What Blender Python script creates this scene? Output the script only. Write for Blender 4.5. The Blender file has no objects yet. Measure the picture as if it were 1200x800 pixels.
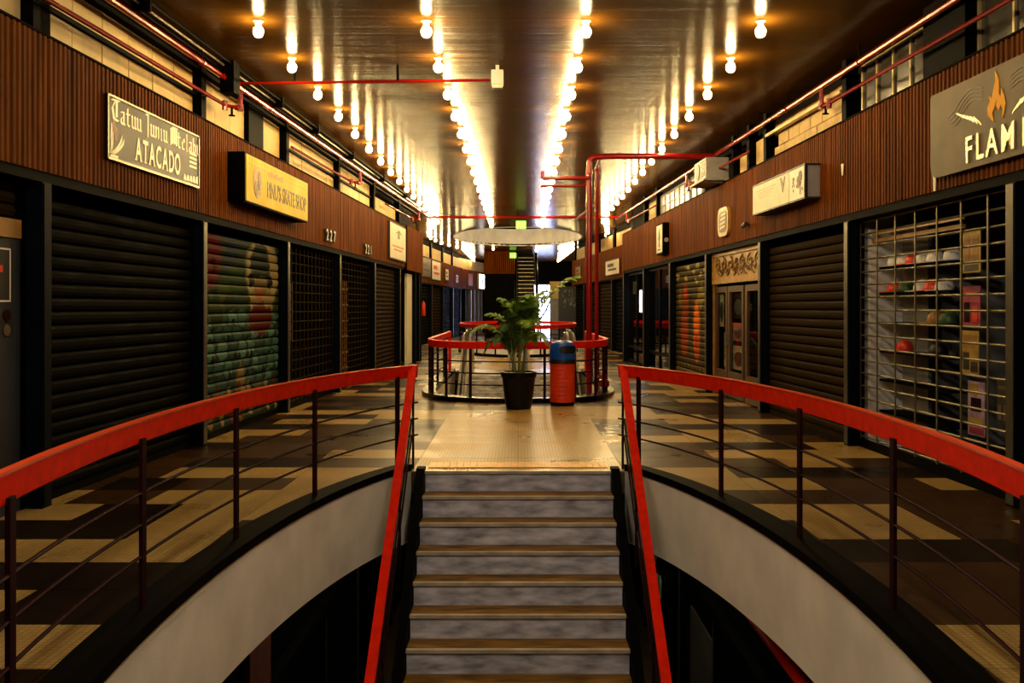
import bpy, bmesh, math, random
from mathutils import Vector, Matrix
R = random.Random(7)
PI = math.pi
scn = bpy.context.scene
COL = scn.collection

# ------------------------------------------------------------------ camera, world, light, exposure
cam_d = bpy.data.cameras.new('camera')
cam = bpy.data.objects.new('camera', cam_d)
COL.objects.link(cam)
cam.location = (0, 0, 1.54)
cam.rotation_euler = (PI / 2, 0, 0)
cam_d.sensor_width = 36.0
cam_d.lens = 1100 / 1200 * 36.0
cam_d.shift_x = (600 - 607) / 1200
cam_d.shift_y = (360 - 400) / 1200
cam_d.clip_start = 0.05
cam_d.clip_end = 200
scn.camera = cam

w = bpy.data.worlds.new('dark_world')
scn.world = w
w.use_nodes = True
w.node_tree.nodes['Background'].inputs[0].default_value = (0.02, 0.016, 0.012, 1)
w.node_tree.nodes['Background'].inputs[1].default_value = 0.06

BULB_POWER = 62.0            # emission strength of a ceiling bulb
BULB_COLOUR = (1.0, 0.70, 0.29)
vs = scn.view_settings
vs.view_transform = 'Standard'
vs.look = 'None'
vs.gamma = 1
vs.use_curve_mapping = False
vs.exposure = 2.12

# ------------------------------------------------------------------ helpers
def lin(h):
    h = h.lstrip('#')
    out = []
    for i in (0, 2, 4):
        c = int(h[i:i + 2], 16) / 255
        out.append(c / 12.92 if c <= 0.04045 else ((c + 0.055) / 1.055) ** 2.4)
    return (*out, 1.0)

class MB:
    def __init__(s):
        s.v = []; s.f = []; s.m = []
    def face(s, pts, mi=0):
        n = len(s.v); s.v += [tuple(p) for p in pts]
        s.f.append(list(range(n, n + len(pts)))); s.m.append(mi)
    def box(s, x0, x1, y0, y1, z0, z1, mi=0):
        n = len(s.v)
        s.v += [(x0, y0, z0), (x1, y0, z0), (x1, y1, z0), (x0, y1, z0), (x0, y0, z1), (x1, y0, z1), (x1, y1, z1), (x0, y1, z1)]
        for q in ((0, 3, 2, 1), (4, 5, 6, 7), (0, 1, 5, 4), (1, 2, 6, 5), (2, 3, 7, 6), (3, 0, 4, 7)):
            s.f.append([n + i for i in q]); s.m.append(mi)
        return s
    def rings(s, rings, closed=True, cap=True, mi=0, loop=False):
        n = len(s.v); k = len(rings[0])
        for r in rings: s.v += [tuple(p) for p in r]
        cnt = len(rings)
        for i in range(cnt if loop else cnt - 1):
            a = n + i * k; b = n + ((i + 1) % cnt) * k
            for j in range(k if closed else k - 1):
                j2 = (j + 1) % k
                s.f.append([a + j, a + j2, b + j2, b + j]); s.m.append(mi)
        if cap and closed and not loop:
            s.f.append([n + j for j in range(k)][::-1]); s.m.append(mi)
            e = n + (cnt - 1) * k
            s.f.append([e + j for j in range(k)]); s.m.append(mi)
        return s
    def tube(s, pts, r, n=8, mi=0):
        pts = [Vector(p) for p in pts]; rings = []; up = None
        for i, p in enumerate(pts):
            t = (pts[min(i + 1, len(pts) - 1)] - pts[max(i - 1, 0)]).normalized()
            if up is None: up = Vector((0, 0, 1)) if abs(t.z) < .9 else Vector((1, 0, 0))
            a = t.cross(up)
            if a.length < 1e-4: a = t.cross(Vector((0, 1, 0)))
            a.normalize(); b = a.cross(t).normalized(); up = b
            rr = r[i] if isinstance(r, (list, tuple)) else r
            rings.append([p + a * rr * math.cos(2 * PI * k / n) + b * rr * math.sin(2 * PI * k / n) for k in range(n)])
        return s.rings(rings, mi=mi)
    def sweep(s, pts, sec, mi=0, loop=False):
        # sec: (side, up) pairs; side is to the right of travel, up is world z made square to the path
        pts = [Vector(p) for p in pts]; rings = []; N = len(pts)
        for i, p in enumerate(pts):
            if loop: t = pts[(i + 1) % N] - pts[i - 1]
            else: t = pts[min(i + 1, N - 1)] - pts[max(i - 1, 0)]
            t.normalize()
            a = t.cross(Vector((0, 0, 1))).normalized(); b = a.cross(t)
            rings.append([p + a * u + b * v for u, v in sec])
        return s.rings(rings, mi=mi, loop=loop)
    def lathe(s, prof, n=20, c=(0, 0, 0), mi=0):
        rings = [[(c[0] + r * math.cos(2 * PI * k / n), c[1] + r * math.sin(2 * PI * k / n), c[2] + z) for k in range(n)] for r, z in prof]
        return s.rings(rings, mi=mi)
    def prism(s, poly, y0, y1, mi=0):
        # polygon in local x,z ; extruded from y0 (front) to y1
        n = len(s.v); k = len(poly)
        s.v += [(x, y0, z) for x, z in poly] + [(x, y1, z) for x, z in poly]
        s.f.append(list(range(n, n + k))); s.m.append(mi)
        s.f.append(list(range(n + k, n + 2 * k))[::-1]); s.m.append(mi)
        for j in range(k):
            j2 = (j + 1) % k
            s.f.append([n + j2, n + j, n + k + j, n + k + j2]); s.m.append(mi)
        return s
    def text(s, txt, x, z, size, y, sx=1.0, depth=0.004, bold=0.0, mi=0, align='LEFT', shear=0):
        c = bpy.data.curves.new('lettering', 'FONT')
        c.body = txt; c.size = size; c.extrude = depth / 2; c.offset = bold * size; c.align_x = align; c.shear = shear
        c.resolution_u = 3
        o = bpy.data.objects.new('lettering', c)
        me = o.to_mesh(); n = len(s.v)
        s.v += [(x + v.co.x * sx, y - v.co.z, z + v.co.y) for v in me.vertices]
        for p in me.polygons:
            s.f.append([n + i for i in p.vertices]); s.m.append(mi)
        o.to_mesh_clear(); bpy.data.objects.remove(o); bpy.data.curves.remove(c)
        return s
    def mesh(s, name, mats):
        me = bpy.data.meshes.new(name)
        me.from_pydata(s.v, [], s.f)
        for m in (mats if isinstance(mats, (list, tuple)) else [mats]): me.materials.append(m)
        me.polygons.foreach_set('material_index', s.m)
        b = bmesh.new(); b.from_mesh(me); bmesh.ops.recalc_face_normals(b, faces=b.faces); b.to_mesh(me); b.free()
        me.update()
        return me
    def build(s, name, mats, parent=None, smooth=False, bevel=0, loc=None, rot=None):
        return link(name, s.mesh(name, mats), parent, smooth, bevel, loc, rot)

def link(name, me, parent=None, smooth=False, bevel=0, loc=None, rot=None):
    o = bpy.data.objects.new(name, me)
    COL.objects.link(o)
    if parent is not None: o.parent = parent
    if loc is not None: o.location = loc
    if rot is not None: o.rotation_euler = rot
    if smooth:
        me.polygons.foreach_set('use_smooth', [True] * len(me.polygons))
        try:
            me.set_sharp_from_angle(angle=math.radians(35))
        except Exception:
            pass
    if bevel:
        b = o.modifiers.new('bevel', 'BEVEL'); b.width = bevel; b.segments = 2; b.limit_method = 'ANGLE'
    return o

def tag(o, label=None, cat=None, group=None, kind=None):
    if label: o['label'] = label
    if cat: o['category'] = cat
    if group: o['group'] = group
    if kind: o['kind'] = kind
    return o
def thing(name, label, cat, loc=(0, 0, 0), rotz=0, group=None):
    o = bpy.data.objects.new(name, None); COL.objects.link(o)
    o.location = loc; o.rotation_euler = (0, 0, rotz)
    o.empty_display_size = .2
    return tag(o, label, cat, group)
def structure(name, loc=(0, 0, 0), rotz=0):
    o = bpy.data.objects.new(name, None); COL.objects.link(o)
    o.location = loc; o.rotation_euler = (0, 0, rotz); o['kind'] = 'structure'
    return o
def copy_tree(o, parent=None):
    c = o.copy(); COL.objects.link(c); c.parent = parent
    for ch in list(o.children): copy_tree(ch, c)
    return c
ORD = ('first second third fourth fifth sixth seventh eighth ninth tenth eleventh twelfth thirteenth fourteenth fifteenth sixteenth seventeenth '
       'eighteenth nineteenth twentieth').split()
TENS = {20: 'twenty', 30: 'thirty', 40: 'forty'}
def ordinal(i):
    if i < 20: return ORD[i]
    n = i + 1
    if n % 10 == 0: return TENS[n][:-1] + 'ieth'
    return TENS[n // 10 * 10] + '-' + ORD[n % 10 - 1]

# ------------------------------------------------------------------ materials
def nodes_of(m):
    m.use_nodes = True
    nt = m.node_tree
    return nt, nt.nodes['Principled BSDF']
def mat(name, hexc, rough=.5, metal=0.0, var=0.0, vscale=6.0, bump=0.0, bscale=30.0, spec=None, stretch=(1, 1, 1), coat=0.0, hex2=None, rvar=0.0):
    m = bpy.data.materials.new(name)
    nt, b = nodes_of(m)
    b.inputs['Base Color'].default_value = lin(hexc)
    b.inputs['Roughness'].default_value = rough
    b.inputs['Metallic'].default_value = metal
    if spec is not None: b.inputs['Specular IOR Level'].default_value = spec
    if coat: b.inputs['Coat Weight'].default_value = coat; b.inputs['Coat Roughness'].default_value = .15
    if var or bump or rvar:
        tc = nt.nodes.new('ShaderNodeNewGeometry')
        mp = nt.nodes.new('ShaderNodeMapping'); mp.inputs['Scale'].default_value = stretch
        nt.links.new(tc.outputs['Position'], mp.inputs['Vector'])
    if var or rvar:
        nz = nt.nodes.new('ShaderNodeTexNoise'); nz.inputs['Scale'].default_value = vscale; nz.inputs['Detail'].default_value = 5
        nt.links.new(mp.outputs[0], nz.inputs['Vector'])
    if var:
        mx = nt.nodes.new('ShaderNodeMix'); mx.data_type = 'RGBA'
        c = lin(hexc)
        mx.inputs[6].default_value = tuple(max(0, x * (1 - var)) for x in c[:3]) + (1,)
        mx.inputs[7].default_value = lin(hex2) if hex2 else tuple(min(1, x * (1 + var)) for x in c[:3]) + (1,)
        mr = nt.nodes.new('ShaderNodeMapRange'); mr.inputs[1].default_value = .3; mr.inputs[2].default_value = .7
        nt.links.new(nz.outputs['Fac'], mr.inputs[0]); nt.links.new(mr.outputs[0], mx.inputs[0])
        nt.links.new(mx.outputs[2], b.inputs['Base Color'])
    if rvar:
        mr2 = nt.nodes.new('ShaderNodeMapRange'); mr2.inputs[1].default_value = .3; mr2.inputs[2].default_value = .7
        mr2.inputs[3].default_value = max(.02, rough - rvar); mr2.inputs[4].default_value = min(1, rough + rvar)
        nt.links.new(nz.outputs['Fac'], mr2.inputs[0]); nt.links.new(mr2.outputs[0], b.inputs['Roughness'])
    if bump:
        n2 = nt.nodes.new('ShaderNodeTexNoise'); n2.inputs['Scale'].default_value = bscale; n2.inputs['Detail'].default_value = 3
        nt.links.new(mp.outputs[0], n2.inputs['Vector'])
        bp = nt.nodes.new('ShaderNodeBump'); bp.inputs['Strength'].default_value = bump; bp.inputs['Distance'].default_value = .01
        nt.links.new(n2.outputs['Fac'], bp.inputs['Height']); nt.links.new(bp.outputs[0], b.inputs['Normal'])
    return m
def glow(name, col, strength):
    m = bpy.data.materials.new(name)
    nt, b = nodes_of(m)
    b.inputs['Base Color'].default_value = (*col, 1)
    b.inputs['Emission Color'].default_value = (*col, 1)
    b.inputs['Emission Strength'].default_value = strength
    return m
def glass(name, tint='#ffffff', rough=.02, alpha=.12):
    m = bpy.data.materials.new(name)
    nt, b = nodes_of(m)
    out = nt.nodes['Material Output']
    tr = nt.nodes.new('ShaderNodeBsdfTransparent'); tr.inputs[0].default_value = lin(tint)
    gl = nt.nodes.new('ShaderNodeBsdfGlossy'); gl.inputs['Roughness'].default_value = rough
    fr = nt.nodes.new('ShaderNodeLayerWeight'); fr.inputs[0].default_value = .5
    pw = nt.nodes.new('ShaderNodeMath'); pw.operation = 'POWER'; pw.inputs[1].default_value = 5.0
    ad = nt.nodes.new('ShaderNodeMath'); ad.operation = 'MULTIPLY_ADD'; ad.inputs[1].default_value = .6; ad.inputs[2].default_value = alpha
    nt.links.new(fr.outputs['Facing'], pw.inputs[0])
    mx = nt.nodes.new('ShaderNodeMixShader')
    nt.links.new(pw.outputs[0], ad.inputs[0]); nt.links.new(ad.outputs[0], mx.inputs[0])
    nt.links.new(tr.outputs[0], mx.inputs[1]); nt.links.new(gl.outputs[0], mx.inputs[2])
    nt.links.new(mx.outputs[0], out.inputs[0])
    return m
def mosaic(name, hexc, hex2, spec=.24):
    # floor laid in thumbnail-sized mosaic chips
    m = bpy.data.materials.new(name)
    nt, b = nodes_of(m)
    g = nt.nodes.new('ShaderNodeNewGeometry')
    br = nt.nodes.new('ShaderNodeTexBrick'); br.offset = 0.0
    br.inputs['Scale'].default_value = 1.0
    br.inputs['Brick Width'].default_value = .034; br.inputs['Row Height'].default_value = .034
    br.inputs['Mortar Size'].default_value = .0035; br.inputs['Mortar Smooth'].default_value = .3
    br.inputs['Color1'].default_value = lin(hexc); br.inputs['Color2'].default_value = lin(hex2)
    br.inputs['Mortar'].default_value = tuple(x * .45 for x in lin(hexc)[:3]) + (1,)
    nt.links.new(g.outputs['Position'], br.inputs['Vector'])
    nz = nt.nodes.new('ShaderNodeTexNoise'); nz.inputs['Scale'].default_value = 1.3; nz.inputs['Detail'].default_value = 6
    nt.links.new(g.outputs['Position'], nz.inputs['Vector'])
    mr = nt.nodes.new('ShaderNodeMapRange'); mr.inputs[1].default_value = .3; mr.inputs[2].default_value = .7; mr.inputs[3].default_value = .75; mr.inputs[4].default_value = 1.1
    nt.links.new(nz.outputs['Fac'], mr.inputs[0])
    mx = nt.nodes.new('ShaderNodeMix'); mx.data_type = 'RGBA'; mx.blend_type = 'MULTIPLY'; mx.inputs[0].default_value = 1
    nt.links.new(br.outputs['Color'], mx.inputs[6]); nt.links.new(mr.outputs[0], mx.inputs[7])
    nt.links.new(mx.outputs[2], b.inputs['Base Color'])
    b.inputs['Specular IOR Level'].default_value = spec
    mr2 = nt.nodes.new('ShaderNodeMapRange'); mr2.inputs[1].default_value = .3; mr2.inputs[2].default_value = .7; mr2.inputs[3].default_value = .24; mr2.inputs[4].default_value = .42
    nt.links.new(nz.outputs['Fac'], mr2.inputs[0]); nt.links.new(mr2.outputs[0], b.inputs['Roughness'])
    bp = nt.nodes.new('ShaderNodeBump'); bp.inputs['Strength'].default_value = .25; bp.inputs['Distance'].default_value = .004; bp.invert = True
    nt.links.new(br.outputs['Fac'], bp.inputs['Height']); nt.links.new(bp.outputs[0], b.inputs['Normal'])
    return m
def painted(name, base, blobs, rough=.5, origin=None, wobble=.06, wscale=5.0, metal=0.0, gain=.5):
    # flat paint on a shutter: coloured patches with ragged edges in the shutter's own coordinates
    m = bpy.data.materials.new(name)
    nt, b = nodes_of(m)
    b.inputs['Roughness'].default_value = rough; b.inputs['Metallic'].default_value = metal; b.inputs['Specular IOR Level'].default_value = .015
    tc = nt.nodes.new('ShaderNodeTexCoord'); tc.object = origin
    nz = nt.nodes.new('ShaderNodeTexNoise'); nz.inputs['Scale'].default_value = wscale; nz.inputs['Detail'].default_value = 3
    nt.links.new(tc.outputs['Object'], nz.inputs['Vector'])
    sc = nt.nodes.new('ShaderNodeVectorMath'); sc.operation = 'MULTIPLY_ADD'
    sc.inputs[1].default_value = (wobble * 4, 0, wobble * 4); sc.inputs[2].default_value = (-wobble * 2, 0, -wobble * 2)
    nt.links.new(nz.outputs['Color'], sc.inputs[0])
    ad = nt.nodes.new('ShaderNodeVectorMath'); ad.operation = 'ADD'
    nt.links.new(tc.outputs['Object'], ad.inputs[0]); nt.links.new(sc.outputs[0], ad.inputs[1])
    prev = None; pc = lin(base)
    for cx, cz, rx, rz, hx in blobs:
        mp = nt.nodes.new('ShaderNodeMapping')
        mp.inputs['Location'].default_value = (-cx / rx, 0, -cz / rz); mp.inputs['Scale'].default_value = (1 / rx, 0, 1 / rz)
        nt.links.new(ad.outputs[0], mp.inputs['Vector'])
        ln = nt.nodes.new('ShaderNodeVectorMath'); ln.operation = 'LENGTH'
        nt.links.new(mp.outputs[0], ln.inputs[0])
        mr = nt.nodes.new('ShaderNodeMapRange'); mr.inputs[1].default_value = .9; mr.inputs[2].default_value = 1.05; mr.inputs[3].default_value = 1; mr.inputs[4].default_value = 0
        nt.links.new(ln.outputs['Value'], mr.inputs[0])
        mx = nt.nodes.new('ShaderNodeMix'); mx.data_type = 'RGBA'
        mx.inputs[7].default_value = tuple(q * gain for q in lin(hx)[:3]) + (1,)
        if prev is None: mx.inputs[6].default_value = pc
        else: nt.links.new(prev, mx.inputs[6])
        nt.links.new(mr.outputs[0], mx.inputs[0]); prev = mx.outputs[2]
    if prev is not None: nt.links.new(prev, b.inputs['Base Color'])
    return m

def ribbed_ceiling():
    m = bpy.data.materials.new('brown_gloss_ceiling')
    nt, b = nodes_of(m)
    g = nt.nodes.new('ShaderNodeNewGeometry')
    b.inputs['Roughness'].default_value = .2
    b.inputs['Specular IOR Level'].default_value = .012
    nz = nt.nodes.new('ShaderNodeTexNoise'); nz.inputs['Scale'].default_value = .8; nz.inputs['Detail'].default_value = 5
    nt.links.new(g.outputs['Position'], nz.inputs['Vector'])
    mx = nt.nodes.new('ShaderNodeMix'); mx.data_type = 'RGBA'
    mx.inputs[6].default_value = lin('#3d2609'); mx.inputs[7].default_value = lin('#57390f')
    nt.links.new(nz.outputs['Fac'], mx.inputs[0]); nt.links.new(mx.outputs[2], b.inputs['Base Color'])
    mp = nt.nodes.new('ShaderNodeMapping'); mp.inputs['Scale'].default_value = (.06, 26, 1)
    nt.links.new(g.outputs['Position'], mp.inputs['Vector'])
    n2 = nt.nodes.new('ShaderNodeTexNoise'); n2.inputs['Scale'].default_value = 1.6; n2.inputs['Detail'].default_value = 4
    nt.links.new(mp.outputs[0], n2.inputs['Vector'])
    bp = nt.nodes.new('ShaderNodeBump'); bp.inputs['Strength'].default_value = .35; bp.inputs['Distance'].default_value = .008
    nt.links.new(n2.outputs['Fac'], bp.inputs['Height']); nt.links.new(bp.outputs[0], b.inputs['Normal'])
    return m

M = {}
M['ceiling'] = ribbed_ceiling()
M['wood'] = mat('ribbed_wood', '#633003', .6, spec=.03, var=.45, vscale=3.0, stretch=(3, 3, .35), bump=.15, bscale=20)
M['wood2'] = mat('ribbed_wood_pale', '#6d3705', .6, spec=.03, var=.4, vscale=3.0, stretch=(3, 3, .35), bump=.15, bscale=20)
M['woodback'] = mat('wood_groove', '#120602', .8, spec=.02)
M['black'] = mat('black_paint', '#050404', .6, spec=.02, var=.3)
M['blackgloss'] = mat('black_gloss', '#060606', .25, spec=.2, var=.3, bump=.05)
M['shutter'] = mat('charcoal_shutter', '#0b0906', .65, spec=.015, var=.35, vscale=3, rvar=.12)
M['shutter_warm'] = mat('olive_shutter', '#281c0c', .65, spec=.015, var=.3, vscale=3, rvar=.1)
M['shutter_black'] = mat('black_shutter', '#070606', .65, spec=.015, var=.35, vscale=3, rvar=.12)
M['navy'] = mat('dark_navy_post', '#060a11', .5, spec=.04, var=.3)
M['strip'] = mat('worn_metal_strip', '#4a4436', .4, .6, var=.4, vscale=5)
M['alu'] = mat('aluminium_strip', '#9a9078', .3, .7, var=.25, vscale=9)
M['steel'] = mat('brushed_steel', '#a8a198', .28, .9, var=.2, vscale=12, stretch=(1, 1, 8))
M['red'] = mat('red_enamel', '#e02003', .42, spec=.07, var=.15, vscale=14, bump=.06, bscale=60)
M['redpipe'] = mat('red_pipe_enamel', '#7c0a04', .22, spec=.5, var=.2, vscale=8)
M['lip'] = mat('red_lip', '#f04a1c', .25, spec=.8)  # lighter orange paints the lamps' highlight into the rail lip
M['grille'] = mat('grille_metal', '#5d543a', .4, .5, var=.2)
M['purple'] = mat('maroon_bar', '#22050a', .6, spec=.05, var=.3)
M['plaster'] = mat('cream_plaster', '#ece2cc', .85, var=.12, vscale=2.2, bump=.1, bscale=40)
M['panel'] = mat('cream_panel', '#cfae6a', .6, var=.14, vscale=4)
M['panel2'] = mat('cream_block', '#c2a46a', .7, var=.2, vscale=5, bump=.1)
M['riser'] = mat('scuffed_grey_riser', '#b4b1b2', .5, .0, spec=.2, var=.5, vscale=5, stretch=(1, 1, 3), bump=.08)
M['tread'] = mat('worn_brown_tread', '#6b480c', .5, spec=.2, var=.5, vscale=6, stretch=(.6, 3, 1), bump=.1, hex2='#a07426')
M['nosing'] = mat('dull_metal_nosing', '#c2b498', .35, .3, var=.3)
M['step_dark'] = mat('dark_step', '#1d1a16', .5, .2, spec=.1, var=.3)
M['yellow'] = mat('yellow_tile', '#e8a41c', .4, var=.25, vscale=12)
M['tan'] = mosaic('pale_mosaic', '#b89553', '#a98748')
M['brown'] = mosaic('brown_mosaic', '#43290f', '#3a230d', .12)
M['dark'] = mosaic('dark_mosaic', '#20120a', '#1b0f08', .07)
M['grout'] = mat('floor_grout', '#4a3a24', .7, var=.2)
M['white'] = mat('white_plastic', '#dcd5c4', .45, var=.06)
M['grey'] = mat('grey_metal', '#8b8683', .5, var=.15)
M['paper'] = mat('cream_print', '#e6dcc0', .55, var=.06)
M['gold'] = mat('gold_carving', '#a97f33', .42, var=.3, vscale=12)
M['ochre'] = mat('ochre_board', '#9a6b2a', .5, var=.25)
M['leaf'] = mat('palm_leaf', '#4f7a26', .45, var=.45, vscale=8, hex2='#86a83a')
M['leaf_dark'] = mat('palm_leaf_dark', '#2c4a18', .5, var=.4, vscale=8)
M['stem'] = mat('palm_stem', '#5d6a30', .6, var=.3)
M['soil'] = mat('soil', '#2a1d12', .9, var=.3)
M['pot'] = mat('black_pot', '#060708', .3, spec=.25, var=.3, bump=.15, bscale=14)
M['bin_red'] = mat('bin_orange_red', '#dc380c', .4, var=.1, vscale=5)
M['bin_blue'] = mat('bin_blue', '#164cb0', .3, var=.15)
M['glass'] = glass('clear_glass', '#f4f7f2', .02, .03)
M['clglass'] = glass('frosted_glass', '#9fa39a', .12, .12)
M['inkblack'] = mat('black_ink', '#15110c', .5, var=.1)
M['brownink'] = mat('brown_ink', '#5a4630', .5, var=.2)
M['interior'] = mat('dark_interior', '#0c0a08', .8, spec=.03, var=.3)
M['partition'] = mat('grey_partition', '#8c887f', .7, var=.2, vscale=3, stretch=(1, 1, .4))
M['daylight'] = glow('daylight_pane', (.55, .62, 1.0), 5.0)
M['lit_white'] = glow('lit_sign', (1.0, .93, .85), 3.0)
M['lit_green'] = glow('exit_green', (.16, .45, .05), .9)
M['bulb'] = glow('bulb_glow', BULB_COLOUR, BULB_POWER)
M['bulb_neutral'] = glow('neutral_bulb_glow', (1.0, .86, .70), 185.0)  # added fill: stands in for cooler light from behind the camera

# ------------------------------------------------------------------ plan of the place
aL = math.atan2(1, .042); aR = -math.atan2(1, .040)
def XL(Y): return -3.95 + .042 * Y
def XR(Y): return 4.10 - .040 * Y
def on_left(Y, d=0, z=0): return (XL(Y) + d, Y, z)
def on_right(Y, d=0, z=0): return (XR(Y) - d, Y, z)
MOD = [-2.55, .72, 3.98, 7.25, 10.5, 13.77, 17.05, 20.3, 23.55, 26.85]
H_DOOR, H_FAS, H_CEIL = 2.55, 3.62, 4.36
A1, B1, C1 = 1.75, 4.8, 4.9          # stair well
SY = 8.83                            # top nosing of the stairs
def well1(y):
    if y > SY: return 0
    t = (y - C1) / B1
    return A1 * math.sqrt(1 - t * t) if abs(t) < 1 else 0
F2, E2, W2 = 15.25, 22.4, 1.5        # escalator well
def well2(y):
    if y < F2 or y > E2: return 0
    t = max(0, (17.25 - y) / 2)
    return W2 * max(0, 1 - t ** 2.6) ** (1 / 2.6)
A3, B3, C3 = 1.95, 5.0, 33.9
def well3(y):
    t = (y - C3) / B3
    return A3 * math.sqrt(1 - t * t) if abs(t) < 1 else 0
def well(y): return well1(y) or well2(y) or well3(y)
def well_bed(y):
    h = well(y)
    return h + .045 if h else 0

def strip_cells(mb, x0, x1, y0, y1, z, hole, n=8, mi=0, thick=.012):
    """cell of floor from x0..x1 (not straddling 0), y0..y1, cut along the well's edge"""
    s = 1 if x0 >= 0 else -1
    lo, hi = (x0, x1) if s > 0 else (-x1, -x0)
    ys = [y0 + (y1 - y0) * i / n for i in range(n + 1)]
    hs = [hole(y) for y in ys]
    if max(hs) <= lo: n, ys, hs = 1, [y0, y1], [0, 0]
    any_ = False
    for i in range(len(ys) - 1):
        a0, a1 = max(lo, hs[i]), max(lo, hs[i + 1])
        if a0 >= hi - .01 and a1 >= hi - .01: continue
        a0, a1 = min(a0, hi), min(a1, hi)
        top = [(s * a0, ys[i], z), (s * hi, ys[i], z), (s * hi, ys[i + 1], z), (s * a1, ys[i + 1], z)]
        if s < 0: top = top[::-1]
        nn = len(mb.v)
        mb.v += top + [(p[0], p[1], z - thick) for p in top]
        for q in ((0, 1, 2, 3), (4, 7, 6, 5), (0, 4, 5, 1), (1, 5, 6, 2), (2, 6, 7, 3), (3, 7, 4, 0)):
            mb.f.append([nn + k for k in q]); mb.m.append(mi)
        any_ = True
    return any_

# ------------------------------------------------------------------ floor
floor_bed = MB()
yy = -3.0
ylist = [-3.0, 0.1] + [0.1 + 9.6 * i / 60 for i in range(1, 55)] + [SY, SY + .001, F2] + [F2 + 2 * i / 24 for i in range(1, 25)] + [E2, E2 + .001, C3 - B3] + \
        [C3 - B3 + 2 * B3 * i / 40 for i in range(1, 41)] + [58]
ylist = sorted(set(ylist))
for i in range(len(ylist) - 1):
    for s in (-1, 1):
        strip_cells(floor_bed, *((0, 6) if s > 0 else (-6, 0)), ylist[i], ylist[i + 1], -.006, well_bed, n=1, thick=.2)
floor = floor_bed.build('floor', M['grout'])
floor['kind'] = 'structure'
far_tiles = MB()
TY = .56
row = 0
y = -1.6
tile_count = 0
while y < 57.5:
    y1 = y + TY
    for s in (-1, 1):
        x = 0.0
        while x < 5.2:
            wdt = R.choice((.62, .62, .95, 1.25)) if x > 1.0 else 1.0
            x2 = x + wdt
            if min(well(y), well(y1)) < x2:
                edge = (XR(y) if s > 0 else -XL(y)) + .25 if y < 27 else 5.4
                lo = x; hi = min(x2, edge)
                if hi - lo > .05:
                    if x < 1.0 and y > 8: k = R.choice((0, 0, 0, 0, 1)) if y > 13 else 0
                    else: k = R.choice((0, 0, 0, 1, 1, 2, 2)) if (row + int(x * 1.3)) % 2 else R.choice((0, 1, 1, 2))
                    a, b = (lo + .002, hi - .002) if s > 0 else (-hi + .002, -lo - .002)
                    z = R.uniform(-.0012, 0)
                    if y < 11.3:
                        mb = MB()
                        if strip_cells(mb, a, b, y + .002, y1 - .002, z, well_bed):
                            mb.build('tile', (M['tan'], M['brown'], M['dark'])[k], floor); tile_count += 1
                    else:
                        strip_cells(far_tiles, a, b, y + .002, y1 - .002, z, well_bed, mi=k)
            x = x2
    y = y1; row += 1
ft = far_tiles.build('far_tiles', [M['tan'], M['brown'], M['dark']], floor); ft['kind'] = 'stuff'
# yellow tactile bricks along the head of the stairs
for i in range(26):
    x0 = -.86 + i * .0662
    me = MB().box(x0, x0 + .062, SY + .17, SY + .47, 0, .006 + R.uniform(0, .003))
    me.build('yellow_brick', M['yellow'], floor)

# underside of the slab (ceiling of the floor below), well fascias, curbs
under = MB()
for i in range(len(ylist) - 1):
    for s in (-1, 1):
        strip_cells(under, *((0, 6) if s > 0 else (-6, 0)), ylist[i], ylist[i + 1], -.63, well_bed, n=1, thick=.02)
under.build('ceiling_lower', M['interior'])['kind'] = 'structure'
def ell(a, b, c, t): return (a * math.cos(t), c + b * math.sin(t))
t_end = math.asin((SY - C1) / B1)
def side_ts(s, n=56, t0=-1.35, t1=None):
    t1 = t_end if t1 is None else t1
    return [(t0 + (t1 - t0) * i / n) if s > 0 else PI - (t0 + (t1 - t0) * i / n) for i in range(n + 1)]
for nm, s in (('trim_1', -1), ('trim_2', 1)):
    mb = MB(); ring = []
    for t in side_ts(s):
        xi, yi = ell(A1, B1, C1, t); xo, yo = ell(A1 + .06, B1, C1, t)
        ring.append([(xi, yi, .004), (xo, yo, .004), (xo, yo, -.66), (xi, yi, -.66)])
    mb.rings(ring)
    mb.build(nm, M['plaster'], smooth=True)['kind'] = 'structure'
for nm, s in (('trim_3', -1), ('trim_4', 1)):
    mb = MB(); ring = []
    for t in side_ts(s):
        xi, yi = ell(A1 - .012, B1, C1, t); xo, yo = ell(A1 + .2, B1 + .03, C1, t)
        ring.append([(xi, yi, .005), (xi, yi, .065), (xo, yo, .065), (xo, yo, .005)])
    mb.rings(ring)
    mb.build(nm, M['black'], smooth=True)['kind'] = 'structure'
# front edge of the slab behind the stairs
MB().box(-1.02, 1.02, SY + .02, SY + .2, -.65, -.2).build('trim_5', M['black'])['kind'] = 'structure'

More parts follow.
